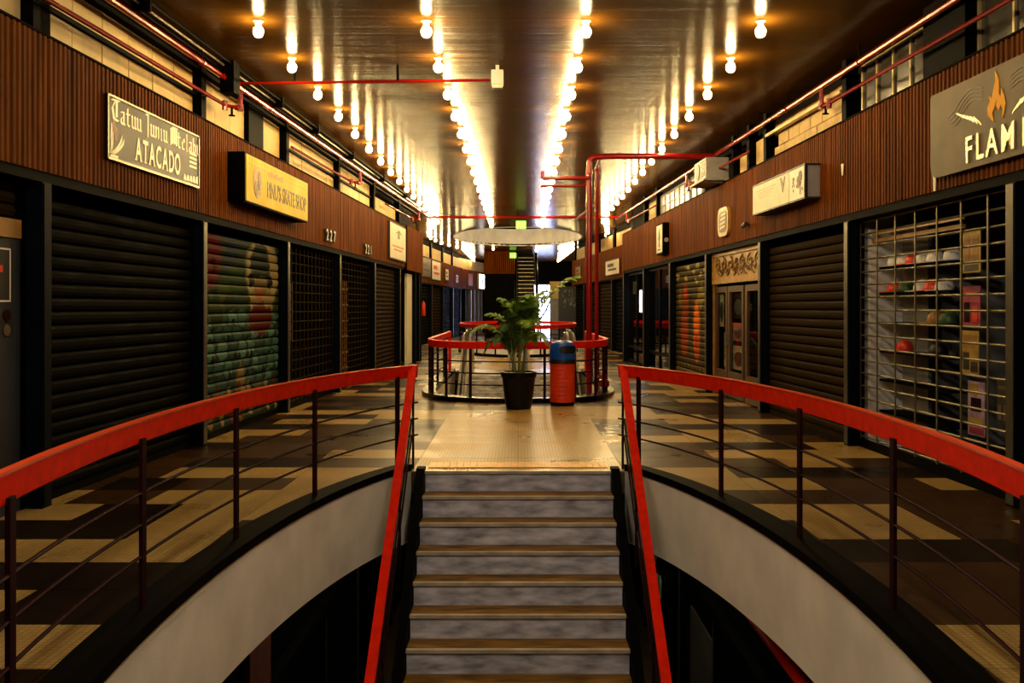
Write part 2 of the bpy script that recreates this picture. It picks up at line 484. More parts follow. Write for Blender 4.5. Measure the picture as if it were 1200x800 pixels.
# ------------------------------------------------------------------ ceiling: glossy transverse strips with an oval opening
CC, CA, CB = 38.0, 2.55, 5.0
def cwell(y):
    t = (y - CC) / CB
    return CA * math.sqrt(1 - t * t) if abs(t) < 1 else 0
cm = MB()
y = -3.0
while y < 59:
    y1 = y + .305
    n = 1 if y1 < CC - CB - .3 or y > CC + CB + .3 else 3
    for q in range(n):
        a, b = y + (y1 - y) * q / n, y + (y1 - y) * (q + 1) / n
        b2 = b - .003 if q == n - 1 else b
        for s in (-1, 1):
            strip_cells(cm, *((0, 5.6) if s > 0 else (-5.6, 0)), a, b2, H_CEIL + .03 , cwell, n=1, thick=.03)
    y = y1
ceil = cm.build('ceiling', M['ceiling']); ceil['kind'] = 'structure'
bk = MB()
ys_c = [-3, CC - CB] + [CC - CB + 2 * CB * i / 36 for i in range(1, 37)] + [59]
for i in range(len(ys_c) - 1):
    for s in (-1, 1):
        strip_cells(bk, *((0, 5.6) if s > 0 else (-5.6, 0)), ys_c[i], ys_c[i + 1], H_CEIL + .08, cwell, n=1, thick=.045)
bk.build('ceiling_deck', M['black'], ceil)
mb = MB(); ring = []
for i in range(64):
    t = 2 * PI * i / 64
    xi, yi = ell(CA, CB, CC, t); xo, yo = ell(CA + .05, CB + .05, CC, t)
    ring.append([(xi, yi, H_CEIL - .01), (xo, yo, H_CEIL - .01), (xo, yo, H_CEIL + .75), (xi, yi, H_CEIL + .75)])
mb.rings(ring, loop=True)
mb.build('opening_fascia', M['plaster'], ceil, smooth=True)
MB().box(-4, 4, CC - 6.5, CC + 6.5, 8.4, 8.5).build('ceiling_upper', M['black'])['kind'] = 'structure'

# ------------------------------------------------------------------ walls (each is an empty in its own frame; x runs along, -y faces the corridor)
wl = structure('wall_left', on_left(0), aL)
wr = structure('wall_right', on_right(0), aR)
def slat_panel(parent, x0, x1, z0, z1, m, pitch=.07, y=0, name='slat_cladding'):
    mb = MB(); mb.box(x0, x1, y, y + .03, z0, z1, 1)
    n = max(1, round((x1 - x0) / pitch)); p = (x1 - x0) / n
    for i in range(n):
        a = x0 + i * p + p * .17; b = x0 + (i + 1) * p - p * .17; d = .022 + R.uniform(-.003, .003)
        k = len(mb.v)
        mb.v += [(a, y, z0), (a + .006, y - d, z0), (b - .006, y - d, z0), (b, y, z0), (a, y, z1), (a + .006, y - d, z1), (b - .006, y - d, z1), (b, y, z1)]
        for q in ((0, 1, 5, 4), (1, 2, 6, 5), (2, 3, 7, 6), (0, 3, 2, 1), (4, 5, 6, 7)):
            mb.f.append([k + j for j in q]); mb.m.append(0)
    o = mb.build(name, [m, M['woodback']], parent); o['kind'] = 'stuff'
    return o
post_mesh = {}
for side, par, sg in (('l', wl, 1), ('r', wr, -1)):
    for k in range(len(MOD) - 1):
        x0, x1 = sorted((sg * MOD[k], sg * MOD[k + 1]))
        last = (k == len(MOD) - 2)
        if side == 'l' and last: x1 = 24.2
        slat_panel(par, x0 + .004, x1 - .004, H_DOOR + .03, H_FAS, M['wood'] if R.random() < .6 else M['wood2'])
        MB().box(x0, x1, -.004, .16, H_DOOR - .05, H_DOOR + .03).build('header', M['black'], par)
        MB().box(x0, x1, -.03, .3, H_FAS, H_FAS + .02).build('fascia_cap', M['woodback'], par)
    if side == 'l':
        slat_panel(wl, 24.22, 26.95, H_DOOR - .04, H_FAS + .03, M['wood2'], y=-.07)
        MB().box(26.95, 26.99, -.09, .9, H_DOOR - .04, H_FAS + .03).build('cladding_end', M['wood2'], wl)
    else:
        MB().box(-26.95, -26.85, -.03, .9, H_DOOR - .04, H_FAS + .02).build('cladding_end', M['wood2'], wr)
    for Y in MOD:
        x = sg * Y
        p = MB().box(x - .065, x + .065, -.012, .14, 0, H_DOOR - .05).build('post', M['navy'], par)
        MB().box(x - .05, x + .05, -.02, -.012, .02, H_DOOR - .06).build('post_strip', M['navy'] if side == 'l' and Y == MOD[3] else M['strip'], p)
    # wall behind the clerestory and shop partitions
    a, b = sorted((sg * -3.0, sg * 26.9))
    MB().box(a, b, .28, .34, H_FAS, H_CEIL + .03).build('clerestory_back', M['interior'], par)
    MB().box(a, b, 2.0, 2.1, -.01, H_FAS).build('shop_back', M['interior'], par)
    MB().box(a, b, .3, 2.1, H_DOOR + .05, H_DOOR + .1).build('shop_ceiling', M['interior'], par)
    for Y in MOD:
        MB().box(sg * Y - .05, sg * Y + .05, .145, 2.0, 0, H_DOOR + .05).build('shop_partition', M['partition'] if (side == 'r' and Y == 10.5) else M['interior'], par)
# clerestory on the left: cream panels in two rows with dark posts and a rail
def panel_row(par, edges, z0, z1, m, y=.1, name='panel'):
    for a, b in zip(edges[:-1], edges[1:]):
        MB().box(a + .008, b - .008, y + R.uniform(-.004, .004), y + .05, z0, z1).build(name, m, par)
for k in range(1, 8):
    x0, x1 = MOD[k] + .07, MOD[k + 1] - .07
    n = 6
    if k == 4:
        e = [x0 + (12.15 - x0) * i / 3 for i in range(4)]
        e2 = [12.75 + (x1 - 12.75) * i / 2 for i in range(3)]
        for ee in (e, e2):
            panel_row(wl, ee, H_FAS + .025, 4.16, M['panel'])
        MB().box(12.15, 12.75, .04, .12, H_FAS + .02, 4.3).build('dark_panel', M['black'], wl)
    else:
        e = [x0 + (x1 - x0) * i / n for i in range(n + 1)]
        if k < 7:
            panel_row(wl, e, H_FAS + .025, 3.885, M['panel'])
            panel_row(wl, e, 3.925, 4.16, M['panel'])
            MB().box(x0, x1, .06, .1, 3.885, 3.925).build('panel_rail', M['black'], wl)
        else:
            panel_row(wl, e[::2], H_FAS + .025, 4.0, M['panel2'])
    MB().box(MOD[k + 1] - .07, MOD[k + 1] + .07, .0, .14, H_FAS + .02, 4.33).build('clerestory_post', M['black'], wl)
MB().box(MOD[3] - .17, MOD[3] + .07, .0, .14, H_FAS + .02, 4.33).build('clerestory_post', M['black'], wl)
MB().box(-3, 26.8, .02, .1, 4.17, 4.21).build('panel_head', M['black'], wl)
# clerestory on the right: glazing, cream blockwork, pale window panes
cnt = [0]
def win(side, Y0, Y1, n, z0, z1, frame_m, pane_m, trans=None, d=-.1):
    cnt[0] += 1
    loc = on_right(Y1, d) if side == 'r' else on_left(Y0, d)
    t = structure('window_%d' % cnt[0], loc, aR if side == 'r' else aL)
    W = Y1 - Y0
    f = MB(); f.box(0, W, -.02, .03, z0, z0 + .03); f.box(0, W, -.02, .03, z1 - .04, z1); f.box(0, .03, -.02, .03, z0, z1); f.box(W - .03, W, -.02, .03, z0, z1)
    f.build('window_frame', frame_m, t)
    for i in range(1, n):
        MB().box(W * i / n - .014, W * i / n + .014, -.018, .028, z0 + .03, z1 - .04).build('mullion', frame_m, t)
    if trans: MB().box(.03, W - .03, -.015, .025, trans - .012, trans + .012).build('transom', frame_m, t)
    for i in range(n):
        MB().box(W * i / n + .015, W * (i + 1) / n - .015, .004, .01, z0 + .03, z1 - .04).build('pane', pane_m, t)
    return t
pane_dim = mat('dim_pane', '#2e2a20', .15, var=.3, vscale=2)
pane_pale = mat('pale_pane', '#c9c7cf', .2, var=.25, vscale=2.5)  # bluish white colour stands for glass with light on it
framelight = mat('pale_frame', '#a8925c', .4, .3, var=.2)
win('r', 6.3, 7.9, 3, H_FAS + .03, 4.22, framelight, pane_dim)
win('r', 8.75, 10.3, 4, H_FAS + .03, 4.2, framelight, pane_dim)
win('r', 17.3, 18.7, 3, H_FAS + .03, 4.12, M['grey'], pane_pale, 3.88)
win('r', 18.8, 21.8, 6, H_FAS + .03, 4.12, M['grey'], pane_pale, 3.88)
MB().box(-8.7, -7.95, .0, .1, H_FAS + .02, 4.3).build('dark_panel', M['black'], wr)
for rr in range(3):
    z0 = H_FAS + .025 + rr * .17
    xs = [-13.4 + (.18 if rr % 2 else 0)]
    while xs[-1] < -10.85: xs.append(min(-10.8, xs[-1] + .42))
    panel_row(wr, xs, z0, z0 + .16, M['panel2'], name='block')
for rr in range(3):
    z0 = H_FAS + .025 + rr * .17
    panel_row(wr, [-23.4, -22.9, -22.4, -22.0], z0, z0 + .16, M['panel2'], name='block')
for x in (-10.6, -13.55, -14.4, -15.3, -17.2, -21.9, -23.55):
    MB().box(x - .06, x + .06, .0, .14, H_FAS + .02, 4.33).build('clerestory_post', M['black'], wr)
panel_row(wr, [-15.2, -14.5], H_FAS + .025, 3.95, M['panel2'])
panel_row(wr, [-14.3, -13.65], H_FAS + .025, 4.05, M['panel2'])
MB().box(-26.8, 3, .0, .08, 4.19, 4.24).build('panel_head', M['black'], wr)
MB().box(-13.5, -10.7, -.01, .05, 3.98, 4.02).build('panel_rail', framelight, wr)

# second stretch of the corridor, standing further out
def XL2(Y): return -3.93 + .068 * (Y - 36.5)
def XR2(Y): return 3.5 - .088 * (Y - 31)
a2L = math.atan2(1, .068); a2R = -math.atan2(1, .088)
wl2 = structure('wall_left_far', (XL2(26.9), 26.9, 0), a2L)
wr2 = structure('wall_right_far', (XR2(26.9), 26.9, 0), a2R)
for par, sg, Lw in ((wl2, 1, 23.1), (wr2, -1, 15.5)):
    n = round(Lw / 3.2); p = Lw / n
    for k in range(n):
        x0, x1 = sorted((sg * k * p, sg * (k + 1) * p))
        slat_panel(par, x0, x1, H_DOOR, H_FAS, M['wood'], pitch=.14)
        MB().box(x0, x1, -.03, .3, H_DOOR - .06, H_DOOR).build('header', M['black'], par)
        MB().box(sg * k * p - .07, sg * k * p + .07, -.02, .14, 0, H_DOOR - .06).build('post', M['navy'], par)
        MB().box(sg * k * p - .05, sg * k * p + .05, -.03, -.02, 0, H_DOOR - .06).build('post_strip', M['strip'], par)
        panel_row(par, [x0 + (x1 - x0) * i / 4 for i in range(5)], H_FAS + .03, 4.12, M['panel2'])
        MB().box(x0, x0 + .3, .02, .1, H_FAS, 4.3).build('clerestory_post', M['black'], par)
    a, b = sorted((0, sg * Lw))
    MB().box(a, b, .16, .25, -.01, H_CEIL + .03).build('wall_body', M['interior'], par)
    MB().box(sg * Lw - .05, sg * Lw + .05, -.05, 1.8, H_DOOR - .04, H_FAS + .02).build('cladding_end', M['wood2'], par)
# the end of the corridor
wb = structure('wall_back', (0, 58, 0), 0)
MB().box(-6, .95, 0, .2, 0, 8.4).build('wall_body', M['interior'], wb)
MB().box(2.25, 6, 0, .2, 0, 8.4).build('wall_body', M['interior'], wb)
MB().box(.95, 2.25, 0, .2, 2.95, 8.4).build('wall_body', M['interior'], wb)
wi = structure('window_9', (1.6, 57.95, 0), 0)
f = MB(); f.box(-.66, -.6, -.05, .05, 0, 2.95); f.box(.6, .66, -.05, .05, 0, 2.95); f.box(-.66, .66, -.05, .05, 2.9, 2.98); f.box(-.6, .6, -.04, .04, 2.1, 2.18)
f.build('window_frame', M['grey'], wi)
for i in range(2):
    MB().box(-.6 + .6 * i + .01, .6 * i - .01, .05, .07, .02, 2.92).build('pane', M['daylight'], wi)
for x in (-.2, .2):
    MB().box(x - .02, x + .02, -.04, .04, 0, 2.92).build('mullion', M['grey'], wi)
MB().tube([(-.58, -.06, .3), (.1, -.06, 1.3), (.58, -.06, 2.4)], .06, 6).build('window_brace', M['navy'], wi)  # dark diagonal of an escalator balustrade crossing the window
structure_front = MB().box(-6, 6, -3.1, -3.0, 0, 8.4).build('wall_front', M['interior']); structure_front['kind'] = 'structure'
for nm, s in (('wall_left_end', -1), ('wall_right_end', 1)):
    x0, x1 = (-5.4, XL(26.9) + .05) if s < 0 else (XR(26.9) - .02, 5.4)
    MB().box(x0, x1, 26.86, 26.96, 0, H_DOOR - .05).build(nm, M['navy'])['kind'] = 'structure'
# outer shell
MB().box(-5.7, -5.6, -3, 58, -.2, 8.5).build('wall_left_outer', M['interior'])['kind'] = 'structure'
MB().box(5.6, 5.7, -3, 58, -.2, 8.5).build('wall_right_outer', M['interior'])['kind'] = 'structure'

# third stretch on the left, beyond: two little shops with lit signs
w3 = structure('wall_left_rear', (-3.1, 50.2, 0), math.atan2(6.5, 1.15))
slat_panel(w3, 0, 3.3, H_DOOR, H_FAS, M['wood2'], pitch=.14)
slat_panel(w3, 3.3, 6.6, H_DOOR, H_FAS, M['wood2'], pitch=.14)
MB().box(0, 6.6, .2, .3, 0, 4.39).build('wall_body', M['interior'], w3)
for i, x in enumerate((0.1, 1.3, 2.6, 3.6, 4.6, 5.5, 6.5)):
    MB().box(x - .08, x + .08, -.02, .2, 0, H_DOOR).build('post', M['steel'] if i in (2, 3, 4, 5) else M['navy'], w3)
panel_row(w3, [0, 1.6, 3.2, 4.8, 6.5], H_FAS + .02, 4.2, M['panel'])
# block under the upper escalator: black recess with a wooden head
blk = structure('wall_end_block', (-.92, 47, 0), 0)
MB().box(-.76, .76, 0, 2.4, 0, 3.22).build('recess', M['black'], blk)
slat_panel(blk, -.78, .78, 3.22, 4.34, M['wood2'], pitch=.1)
MB().box(-.78, .78, .03, 2.5, 3.22, 4.34).build('head_box', M['wood2'], blk)

# ------------------------------------------------------------------ floor below
LZ = -4.9
MB().box(-6, 6, -3, 30, LZ - .1, LZ).build('floor_lower', mat('lower_floor', '#5a4a35', .4, var=.3, vscale=2))['kind'] = 'structure'
lw = {}
for nm, s in (('wall_left_lower', -1), ('wall_right_lower', 1)):
    t = structure(nm, (s * 2.6, 0, 0), 0)
    lw[s] = t
    MB().box(*sorted((0, s * .2)), 6, 30, LZ, -.65).build('wall_body', M['shutter_black'], t)
    for Y in ((8.3, 12.4, 14.9, 19.0) if s < 0 else (10.2, 12.2, 14.8, 19.0)):
        p = MB().box(*sorted((-s * .05, s * .03)), Y - .05, Y + .05, LZ, -2.45).build('post', M['navy'], t)
        MB().box(*sorted((-s * .07, -s * .05)), Y - .03, Y + .03, LZ, -2.5).build('post_strip', M['strip'], p)
    MB().box(*sorted((-s * .12, 0)), 6, 30, -2.45, -2.3).build('header', M['black'], t)
MB().box(.0, .06, 8.9, 9.65, -4.8, -1.3).build('orange_board', mat('orange_board', '#9a4a1c', .6, var=.2), lw[-1])
MB().box(-.03, .0, 12.4, 14.0, -4.8, -2.9).build('door_board', mat('dim_board', '#2c2922', .7, var=.4, vscale=2), lw[1])
MB().box(-3, 3, 29.9, 30, LZ, -.65).build('wall_back_lower', M['interior'])['kind'] = 'structure'

# ------------------------------------------------------------------ stairs
RISE, RUN, NST = .1885, .25, 26
st = thing('staircase', 'worn staircase with grey risers going down from the upper floor', 'staircase', (0, SY - .014, 0))
HW = .873
tread_me = MB().box(-HW, HW, -RUN + .004, .02, -.03, 0).mesh('tread', M['tread'])
nose_me = MB().box(-HW, HW, -.012, .03, -.022, .005).mesh('nosing', M['nosing'])
riser_me = MB().box(-HW + .004, HW - .004, 0, .012, -RISE + .0, -.03).mesh('riser', M['riser'])
for i in range(NST):
    yb, zb = -i * RUN, -i * RISE
    r = link('riser', riser_me, st, loc=(0, yb + .008, zb))
    t = link('tread', tread_me, st, loc=(0, yb, zb - RISE))
    link('nosing', nose_me, t, loc=(0, -RUN, 0))
link('nosing', nose_me, st, loc=(0, 0, .0))
Ls, Zs = NST * RUN, NST * RISE
for s in (-1, 1):
    mb = MB(); x0, x1 = sorted((s * .877, s * .955)); ring = []
    pts = [(.12, .03), (-.02, .03), (-.02 - Ls, .03 - Zs), (-.02 - Ls, -.30 - Zs), (.0, -.46), (.12, -.46)]
    mb.rings([[(x0, y, z) for y, z in pts], [(x1, y, z) for y, z in pts]])
    mb.build('stringer', M['black'], st)
mb = MB()
mb.rings([[(-HW, .0, -.40), (-HW, .0, -.46), (-HW, -Ls, -.46 - Zs + .2), (-HW, -Ls, -.40 - Zs + .2)], [(HW, .0, -.40), (HW, .0, -.46), (HW, -Ls, -.46 - Zs + .2), (HW, -Ls, -.40 - Zs + .2)]])
mb.build('soffit', M['black'], st)

def slant_section(wd, ht, lean):
    h = ht / 2
    return [(-wd / 2 + lean, h), (-wd / 2 - lean, -h), (wd / 2 - lean, -h), (wd / 2 + lean, h)]
def stair_rail(s, label):
    x = s * 1.0
    t = thing('stair_railing', label, 'railing', (x, SY, 0))
    top = (0, .17, .985)
    mb = MB()
    mb.rings([[(-.036, .17, .94), (.036, .17, .94), (.036, .17, .992), (-.036, .17, .992)],
              [(-.036, .10, .94), (.036, .10, .94), (.036, .10, .992), (-.036, .10, .992)],
              [(-.036, -Ls, .885 - Ls * .754), (.036, -Ls, .885 - Ls * .754), (.036, -Ls, .945 - Ls * .754), (-.036, -Ls, .945 - Ls * .754)]])
    mb.build('handrail', M['red'], t, bevel=.008)
    for k in range(7):
        yb = .13 - k * 1.02
        zb = min(0, yb) * .754
        MB().box(-.009, .009, yb - .024, yb + .024, zb + .0, zb + .90).build('post', M['purple'], t)
    for h in (.66, .5, .34):
        MB().tube([(0, .12, h), (0, -.02, h - .02), (0, -Ls, h - .02 - Ls * .754)], .009, 6).build('rod', M['purple'], t, smooth=True)
    return t
stair_rail(-1, 'straight red stair handrail on the left-hand side of the stairs')
stair_rail(1, 'straight red stair handrail on the right-hand side of the stairs')

def curved_rail(s, label):
    t = thing('balcony_railing', label, 'railing', (0, 0, 0))
    T = side_ts(s, 60, -1.12, math.asin((9.0 - C1) / 4.8))
    lean = .012
    pts = [(*ell(1.88, 4.8, C1, a), .925) for a in T]
    sec = [(u * (-s), v) for u, v in [(-.032 + .0, .055), (-.022, -.055), (.02, -.055), (.03, .055)]]
    mb = MB(); mb.sweep(pts, sec); mb.build('handrail', M['red'], t, smooth=False, bevel=.006)
    # lip along the top outer edge
    sec2 = [(u * (-s), v) for u, v in [(.0, .056), (.034, .056), (.034, .066), (.0, .066)]]
    lipp = MB(); lipp.sweep(pts, sec2); lipp.build('rail_lip', M['lip'], t)
    for h in (.63, .475, .32):
        MB().tube([(*ell(1.85, 4.8, C1, a), h) for a in T], .0085, 6).build('rod', M['purple'], t, smooth=True)
    for Y in (8.72, 7.35, 6.0, 4.62, 3.2, 1.9):
        a = math.asin((Y - C1) / 4.8); a = a if s > 0 else PI - a
        x, yy_ = ell(1.85, 4.8, C1, a)
        tx, ty = -1.85 * math.sin(a), 4.8 * math.cos(a)
        ang = math.atan2(ty, tx)
        MB().box(-.026, .026, -.009, .009, 0, .83).build('post', M['purple'], t, loc=(x, yy_, .065), rot=(0, 0, ang))
    return t
curved_rail(-1, 'curved red balcony railing left of the stairs along the floor edge')
curved_rail(1, 'curved red balcony railing right of the stairs along the floor edge')

# ------------------------------------------------------------------ escalator well, its curb and rail
def well2_path(off, y_end, n=14):
    right = []
    for i in range(n + 1):
        y = F2 + 2.0 * (i / n) ** 2.2
        right.append((well2(y), y))
    # offset outward
    pts = []
    full = [(-x, y) for x, y in right[::-1]] + right[1:]
    full = [(-W2, y_end)] + full + [(W2, y_end)]
    N = len(full)
    for i, (x, y) in enumerate(full):
        a = full[max(i - 1, 0)]; b = full[min(i + 1, N - 1)]
        tx, ty = b[0] - a[0], b[1] - a[1]; l = math.hypot(tx, ty)
        pts.append((x + off * ty / l, y - off * tx / l))
    return pts
mb = MB()
mb.sweep([(x, y, .04) for x, y in well2_path(.1, 22.4)], [(-.11, -.035), (.13, -.035), (.13, .04), (-.11, .04)])
mb.build('trim_6', M['blackgloss'])['kind'] = 'structure'
mb = MB()
mb.sweep([(x, y, -.33) for x, y in well2_path(.03, 22.4)], [(-.03, -.33), (.03, -.33), (.03, .33), (-.03, .33)])
mb.build('trim_7', M['plaster'])['kind'] = 'structure'
er = thing('escalator_railing', 'red railing with rounded front around the escalator opening behind the plant', 'railing', (0, 0, 0))
P = well2_path(.09, 21.9)
mb = MB(); mb.sweep([(x, y, .925) for x, y in P], [(-.03, -.06), (.03, -.06), (.036, .06), (-.036, .06)])
mb.build('handrail', M['red'], er, bevel=.006)
for h in (.66, .47, .28):
    MB().tube([(x, y, h) for x, y in P], .012, 6).build('rod', M['purple'], er, smooth=True)
for i in (0, 1, 3, 5, 8, 11, 17, 20, 23, 25, 27, 28, 29):
    x, y = P[min(i, len(P) - 1)]
    MB().box(x - .022, x + .022, y - .022, y + .022, .07, .87).build('post', M['purple'], er)
for s in (-1, 1):
    MB().box(s * 1.59 - .035, s * 1.59 + .035, 21.85, 21.93, .03, .985).build('end_post', M['red'], er)
    for yy_ in (18.6, 20.2):
        MB().box(s * 1.59 - .022, s * 1.59 + .022, yy_ - .022, yy_ + .022, .07, .87).build('post', M['purple'], er)

def escalator(x, width, label):
    t = thing('escalator', label, 'escalator', (x, 22.3, 0))
    MB().box(-width / 2, width / 2, -.35, 1.0, -.02, .006).build('landing_plate', M['steel'], t)
    slope = math.tan(math.radians(30))
    for k in range(13):
        yb = -.35 - k * .4; zb = -.02 - max(0, k - .6) * .4 * slope
        mb = MB(); mb.box(-width / 2, width / 2, yb - .4, yb, zb - .23, zb - .01)
        for q in range(14):
            xx = -width / 2 + (q + .5) * width / 14
            mb.box(xx - .018, xx + .018, yb - .4, yb, zb - .01, zb)
        s_ = mb.build('step', M['riser'], t)
    for s in (-1, 1):
        xs = s * (width / 2 + .11)
        pts = [(1.15, .05), (1.15, .8), (.95, .93), (.0, .93), (-.5, .86), (-5.4, .86 - 4.9 * slope), (-5.4, -.4 - 4.9 * slope), (-.6, -.4), (.9, -.03)]
        mb = MB(); mb.rings([[(xs - .1, y, z) for y, z in pts], [(xs + .1, y, z) for y, z in pts]])
        mb.build('balustrade', M['steel'], t)
        hp = [(xs, 1.1, .75), (xs, 1.2, .86), (xs, 1.1, .96), (xs, .0, .97), (xs, -.5, .9), (xs, -5.4, .9 - 4.9 * slope)]
        MB().tube(hp, .05, 8).build('handrail', M['blackgloss'], t, smooth=True)
    return t
escalator(-.66, .84, 'left escalator with steel sides going down inside the red-railed opening')
escalator(.70, .84, 'right escalator with steel sides going down inside the red-railed opening')

# third oval well further back
def full_ring(name, a, b, c, z, sec, m, parent=None, smooth=False):
    pts = [(*ell(a, b, c, 2 * PI * i / 72), z) for i in range(72)]
    mb = MB(); mb.sweep(pts, sec, loop=True)
    return mb.build(name, m, parent, smooth=smooth)
full_ring('trim_8', A3 + .08, B3 + .08, C3, .04, [(-.1, -.036), (.1, -.036), (.1, .04), (-.1, .04)], M['black'])['kind'] = 'structure'
full_ring('trim_9', A3 + .03, B3 + .03, C3, -.33, [(-.03, -.33), (.03, -.33), (.03, .33), (-.03, .33)], M['plaster'])['kind'] = 'structure'
fr = thing('oval_railing', 'red oval railing around the far opening in front of the dark end wall', 'railing', (0, C3, 0))
full_ring('handrail', A3 + .1, B3 + .1, 0, .93, [(-.03, -.06), (.03, -.06), (.035, .06), (-.035, .06)], M['red'], fr)
for h in (.66, .47, .28):
    full_ring('rod', A3 + .1, B3 + .1, 0, h, [(-.01, -.01), (.01, -.01), (.01, .01), (-.01, .01)], M['purple'], fr)
for i in range(18):
    x, y = ell(A3 + .1, B3 + .1, 0, 2 * PI * (i + .5) / 18)
    MB().box(x - .025, x + .025, y - .025, y + .025, .07, .88).build('post', M['purple'], fr)

# escalator going up at the end of the corridor
ue = thing('rising_escalator', 'steep escalator rising to the upper floor beside the dark end recess', 'escalator', (.42, 44.2, 0))
for k in range(22):
    q = MB().box(-.42, .42, k * .31, k * .31 + .32, k * .21 - .0, k * .21 + .18).build('step', M['step_dark'], ue)
    MB().box(-.42, .42, k * .31 - .01, k * .31 + .31, k * .21 + .18, k * .21 + .205).build('step_edge', M['alu'], q)
for s in (-1, 1):
    x = s * .53
    pts = [(-.6, .0), (-.6, .95), (.0, 1.0), (6.9, 5.67), (6.9, 4.5), (.4, .0)]
    mb = MB(); mb.rings([[(x - .06, y, z) for y, z in pts], [(x + .06, y, z) for y, z in pts]])
    mb.build('balustrade', M['steel'], ue)
    MB().tube([(x, -.65, .9), (x, 0, 1.05), (x, 6.9, 5.72)], .05, 8).build('handrail', M['blackgloss'], ue, smooth=True)

# ------------------------------------------------------------------ red pipes
def pl(Y): return Vector((-3.46 + (Y - 7.97) * (.88 / 19.33), Y, 4.15))
def pr(Y): return Vector((3.72 - (Y - 7.97) * (.81 / 19.6), Y, 4.15))
def elbow_path(pts, r=.09, n=5):
    pts = [Vector(p) for p in pts]; out = [pts[0]]
    for i in range(1, len(pts) - 1):
        a, b, c = pts[i - 1], pts[i], pts[i + 1]
        d1 = (a - b).normalized(); d2 = (c - b).normalized()
        k = min(r, (a - b).length * .45, (c - b).length * .45)
        p0, p1 = b + d1 * k, b + d2 * k
        for j in range(n + 1):
            u = j / n
            out.append(p0 * (1 - u) ** 2 + b * 2 * u * (1 - u) + p1 * u * u)
    out.append(pts[-1]); return out
def sprinkler(side, fn, Ys, label):
    s = 1 if side == 'l' else -1
    t = thing('sprinkler_pipework', label, 'pipe')
    MB().tube([fn(-1), fn(27.6)], .034, 10).build('main_pipe', M['redpipe'], t, smooth=True)
    for i in range(12):
        p = fn(.6 + i * 2.35)
        MB().tube([p + Vector((0, 0, .0)), p + Vector((0, 0, .21))], .008, 6).build('hanger', M['black'], t)
        MB().tube([p + Vector((0, -.02, 0)), p + Vector((0, .02, 0))], .042, 10).build('collar', M['redpipe'], t, smooth=True)
    for Y in Ys:
        p = fn(Y)
        q = p + Vector((0, 0, -.24))
        wall = XL if side == 'l' else XR
        e = Vector((wall(Y - .25) + s * .07, Y - .25, 3.90)); w_ = e - q
        e2 = Vector((wall(Y - 4.3) + s * .10, Y - 4.3, 3.86))
        br = MB().tube(elbow_path([p, q, q + w_ * .3], .05), .03, 8).build('branch_elbow', M['redpipe'], t, smooth=True)
        MB().tube([q + Vector((0, 0, .04)), q + Vector((0, 0, -.03))], .04, 8).build('fitting', M['redpipe'], br, smooth=True)
        MB().tube(elbow_path([q, e, e2], .06), .022, 8).build('branch_pipe', M['redpipe'], t, smooth=True)
        MB().tube([e + Vector((0, 0, .05)), e + Vector((0, 0, -.06))], .034, 8).build('valve', M['redpipe'], t, smooth=True)
        h = MB(); h.tube([q + w_ * .55, q + w_ * .55 + Vector((0, 0, -.1))], .014, 6); h.lathe([(.004, 0), (.04, -.01), (.04, -.02), (.004, -.025)], 10, tuple(q + w_ * .55 + Vector((0, 0, -.09))))
        h.build('sprinkler_head', M['black'], t)
    return t
sprinkler('l', pl, (11.2, 17.9, 25.3), 'long red sprinkler pipe below the ceiling above the left shops')
sprinkler('r', pr, (11.1, 18.3, 25.7), 'long red sprinkler pipe below the ceiling above the right shops')
t = thing('cross_pipe', 'thin red pipe crossing the ceiling to the small white box', 'pipe')
a = pl(10.95)
MB().tube([a, (-.33, 10.95, 4.19)], .017, 8).build('pipe', M['redpipe'], t, smooth=True)
for x in (-2.6, -1.4):
    MB().box(x - .012, x + .012, 10.93, 10.97, 4.18, 4.36).build('clip', M['black'], t)
t = thing('alarm_box', 'small white box hanging from the ceiling at the end of a red pipe', 'alarm box', (-.24, 10.95, 4.2))
MB().box(-.07, .07, -.06, .06, -.07, .1).build('body', M['white'], t, bevel=.008)
MB().box(-.06, .06, -.05, .05, -.11, -.07).build('cover', M['paper'], t)
MB().box(-.02, .02, -.02, .02, .1, .16).build('bracket', M['white'], t)
t = thing('rear_cross_pipe', 'red pipe spanning the ceiling in front of the oval opening', 'pipe')
MB().tube([pl(27.2), pr(27.2)], .035, 8).build('pipe', M['redpipe'], t, smooth=True)
for x in (-1.4, 0, 1.4):
    MB().tube([(x, 27.2, 4.15), (x, 27.2, 4.36)], .01, 6).build('hanger', M['black'], t)
t = thing('standpipe', 'pair of tall red pipes rising to the ceiling behind the litter bin', 'pipe')
e = pr(16.1)
MB().tube(elbow_path([(1.22, 16.1, -.62), (1.22, 16.1, 4.1), (1.45, 16.1, 4.13), (e.x, e.y, 4.13)], .14, 6), .05, 12).build('riser_pipe', M['redpipe'], t, smooth=True)
MB().tube(elbow_path([(1.42, 16.95, -.62), (1.42, 16.95, 4.06), (1.42, 16.15, 4.1)], .1), .036, 10).build('riser_pipe', M['redpipe'], t, smooth=True)
MB().tube(elbow_path([(1.22, 16.1, 3.86), (1.22, 16.0, 3.74), (.42, 16.0, 3.74), (.42, 16.0, 3.86)], .06), .036, 10).build('upper_branch', M['redpipe'], t, smooth=True)
MB().tube(elbow_path([(1.22, 16.1, 3.7), (1.1, 16.1, 3.62), (.40, 16.1, 3.62), (.40, 16.3, 3.62)], .08), .02, 8).build('lower_branch', M['redpipe'], t, smooth=True)
for z in (.6, 2.2, 3.3, 3.86):
    MB().tube([(1.22, 16.1, z - .03), (1.22, 16.1, z + .03)], .062, 12).build('coupling', M['redpipe'], t, smooth=True)
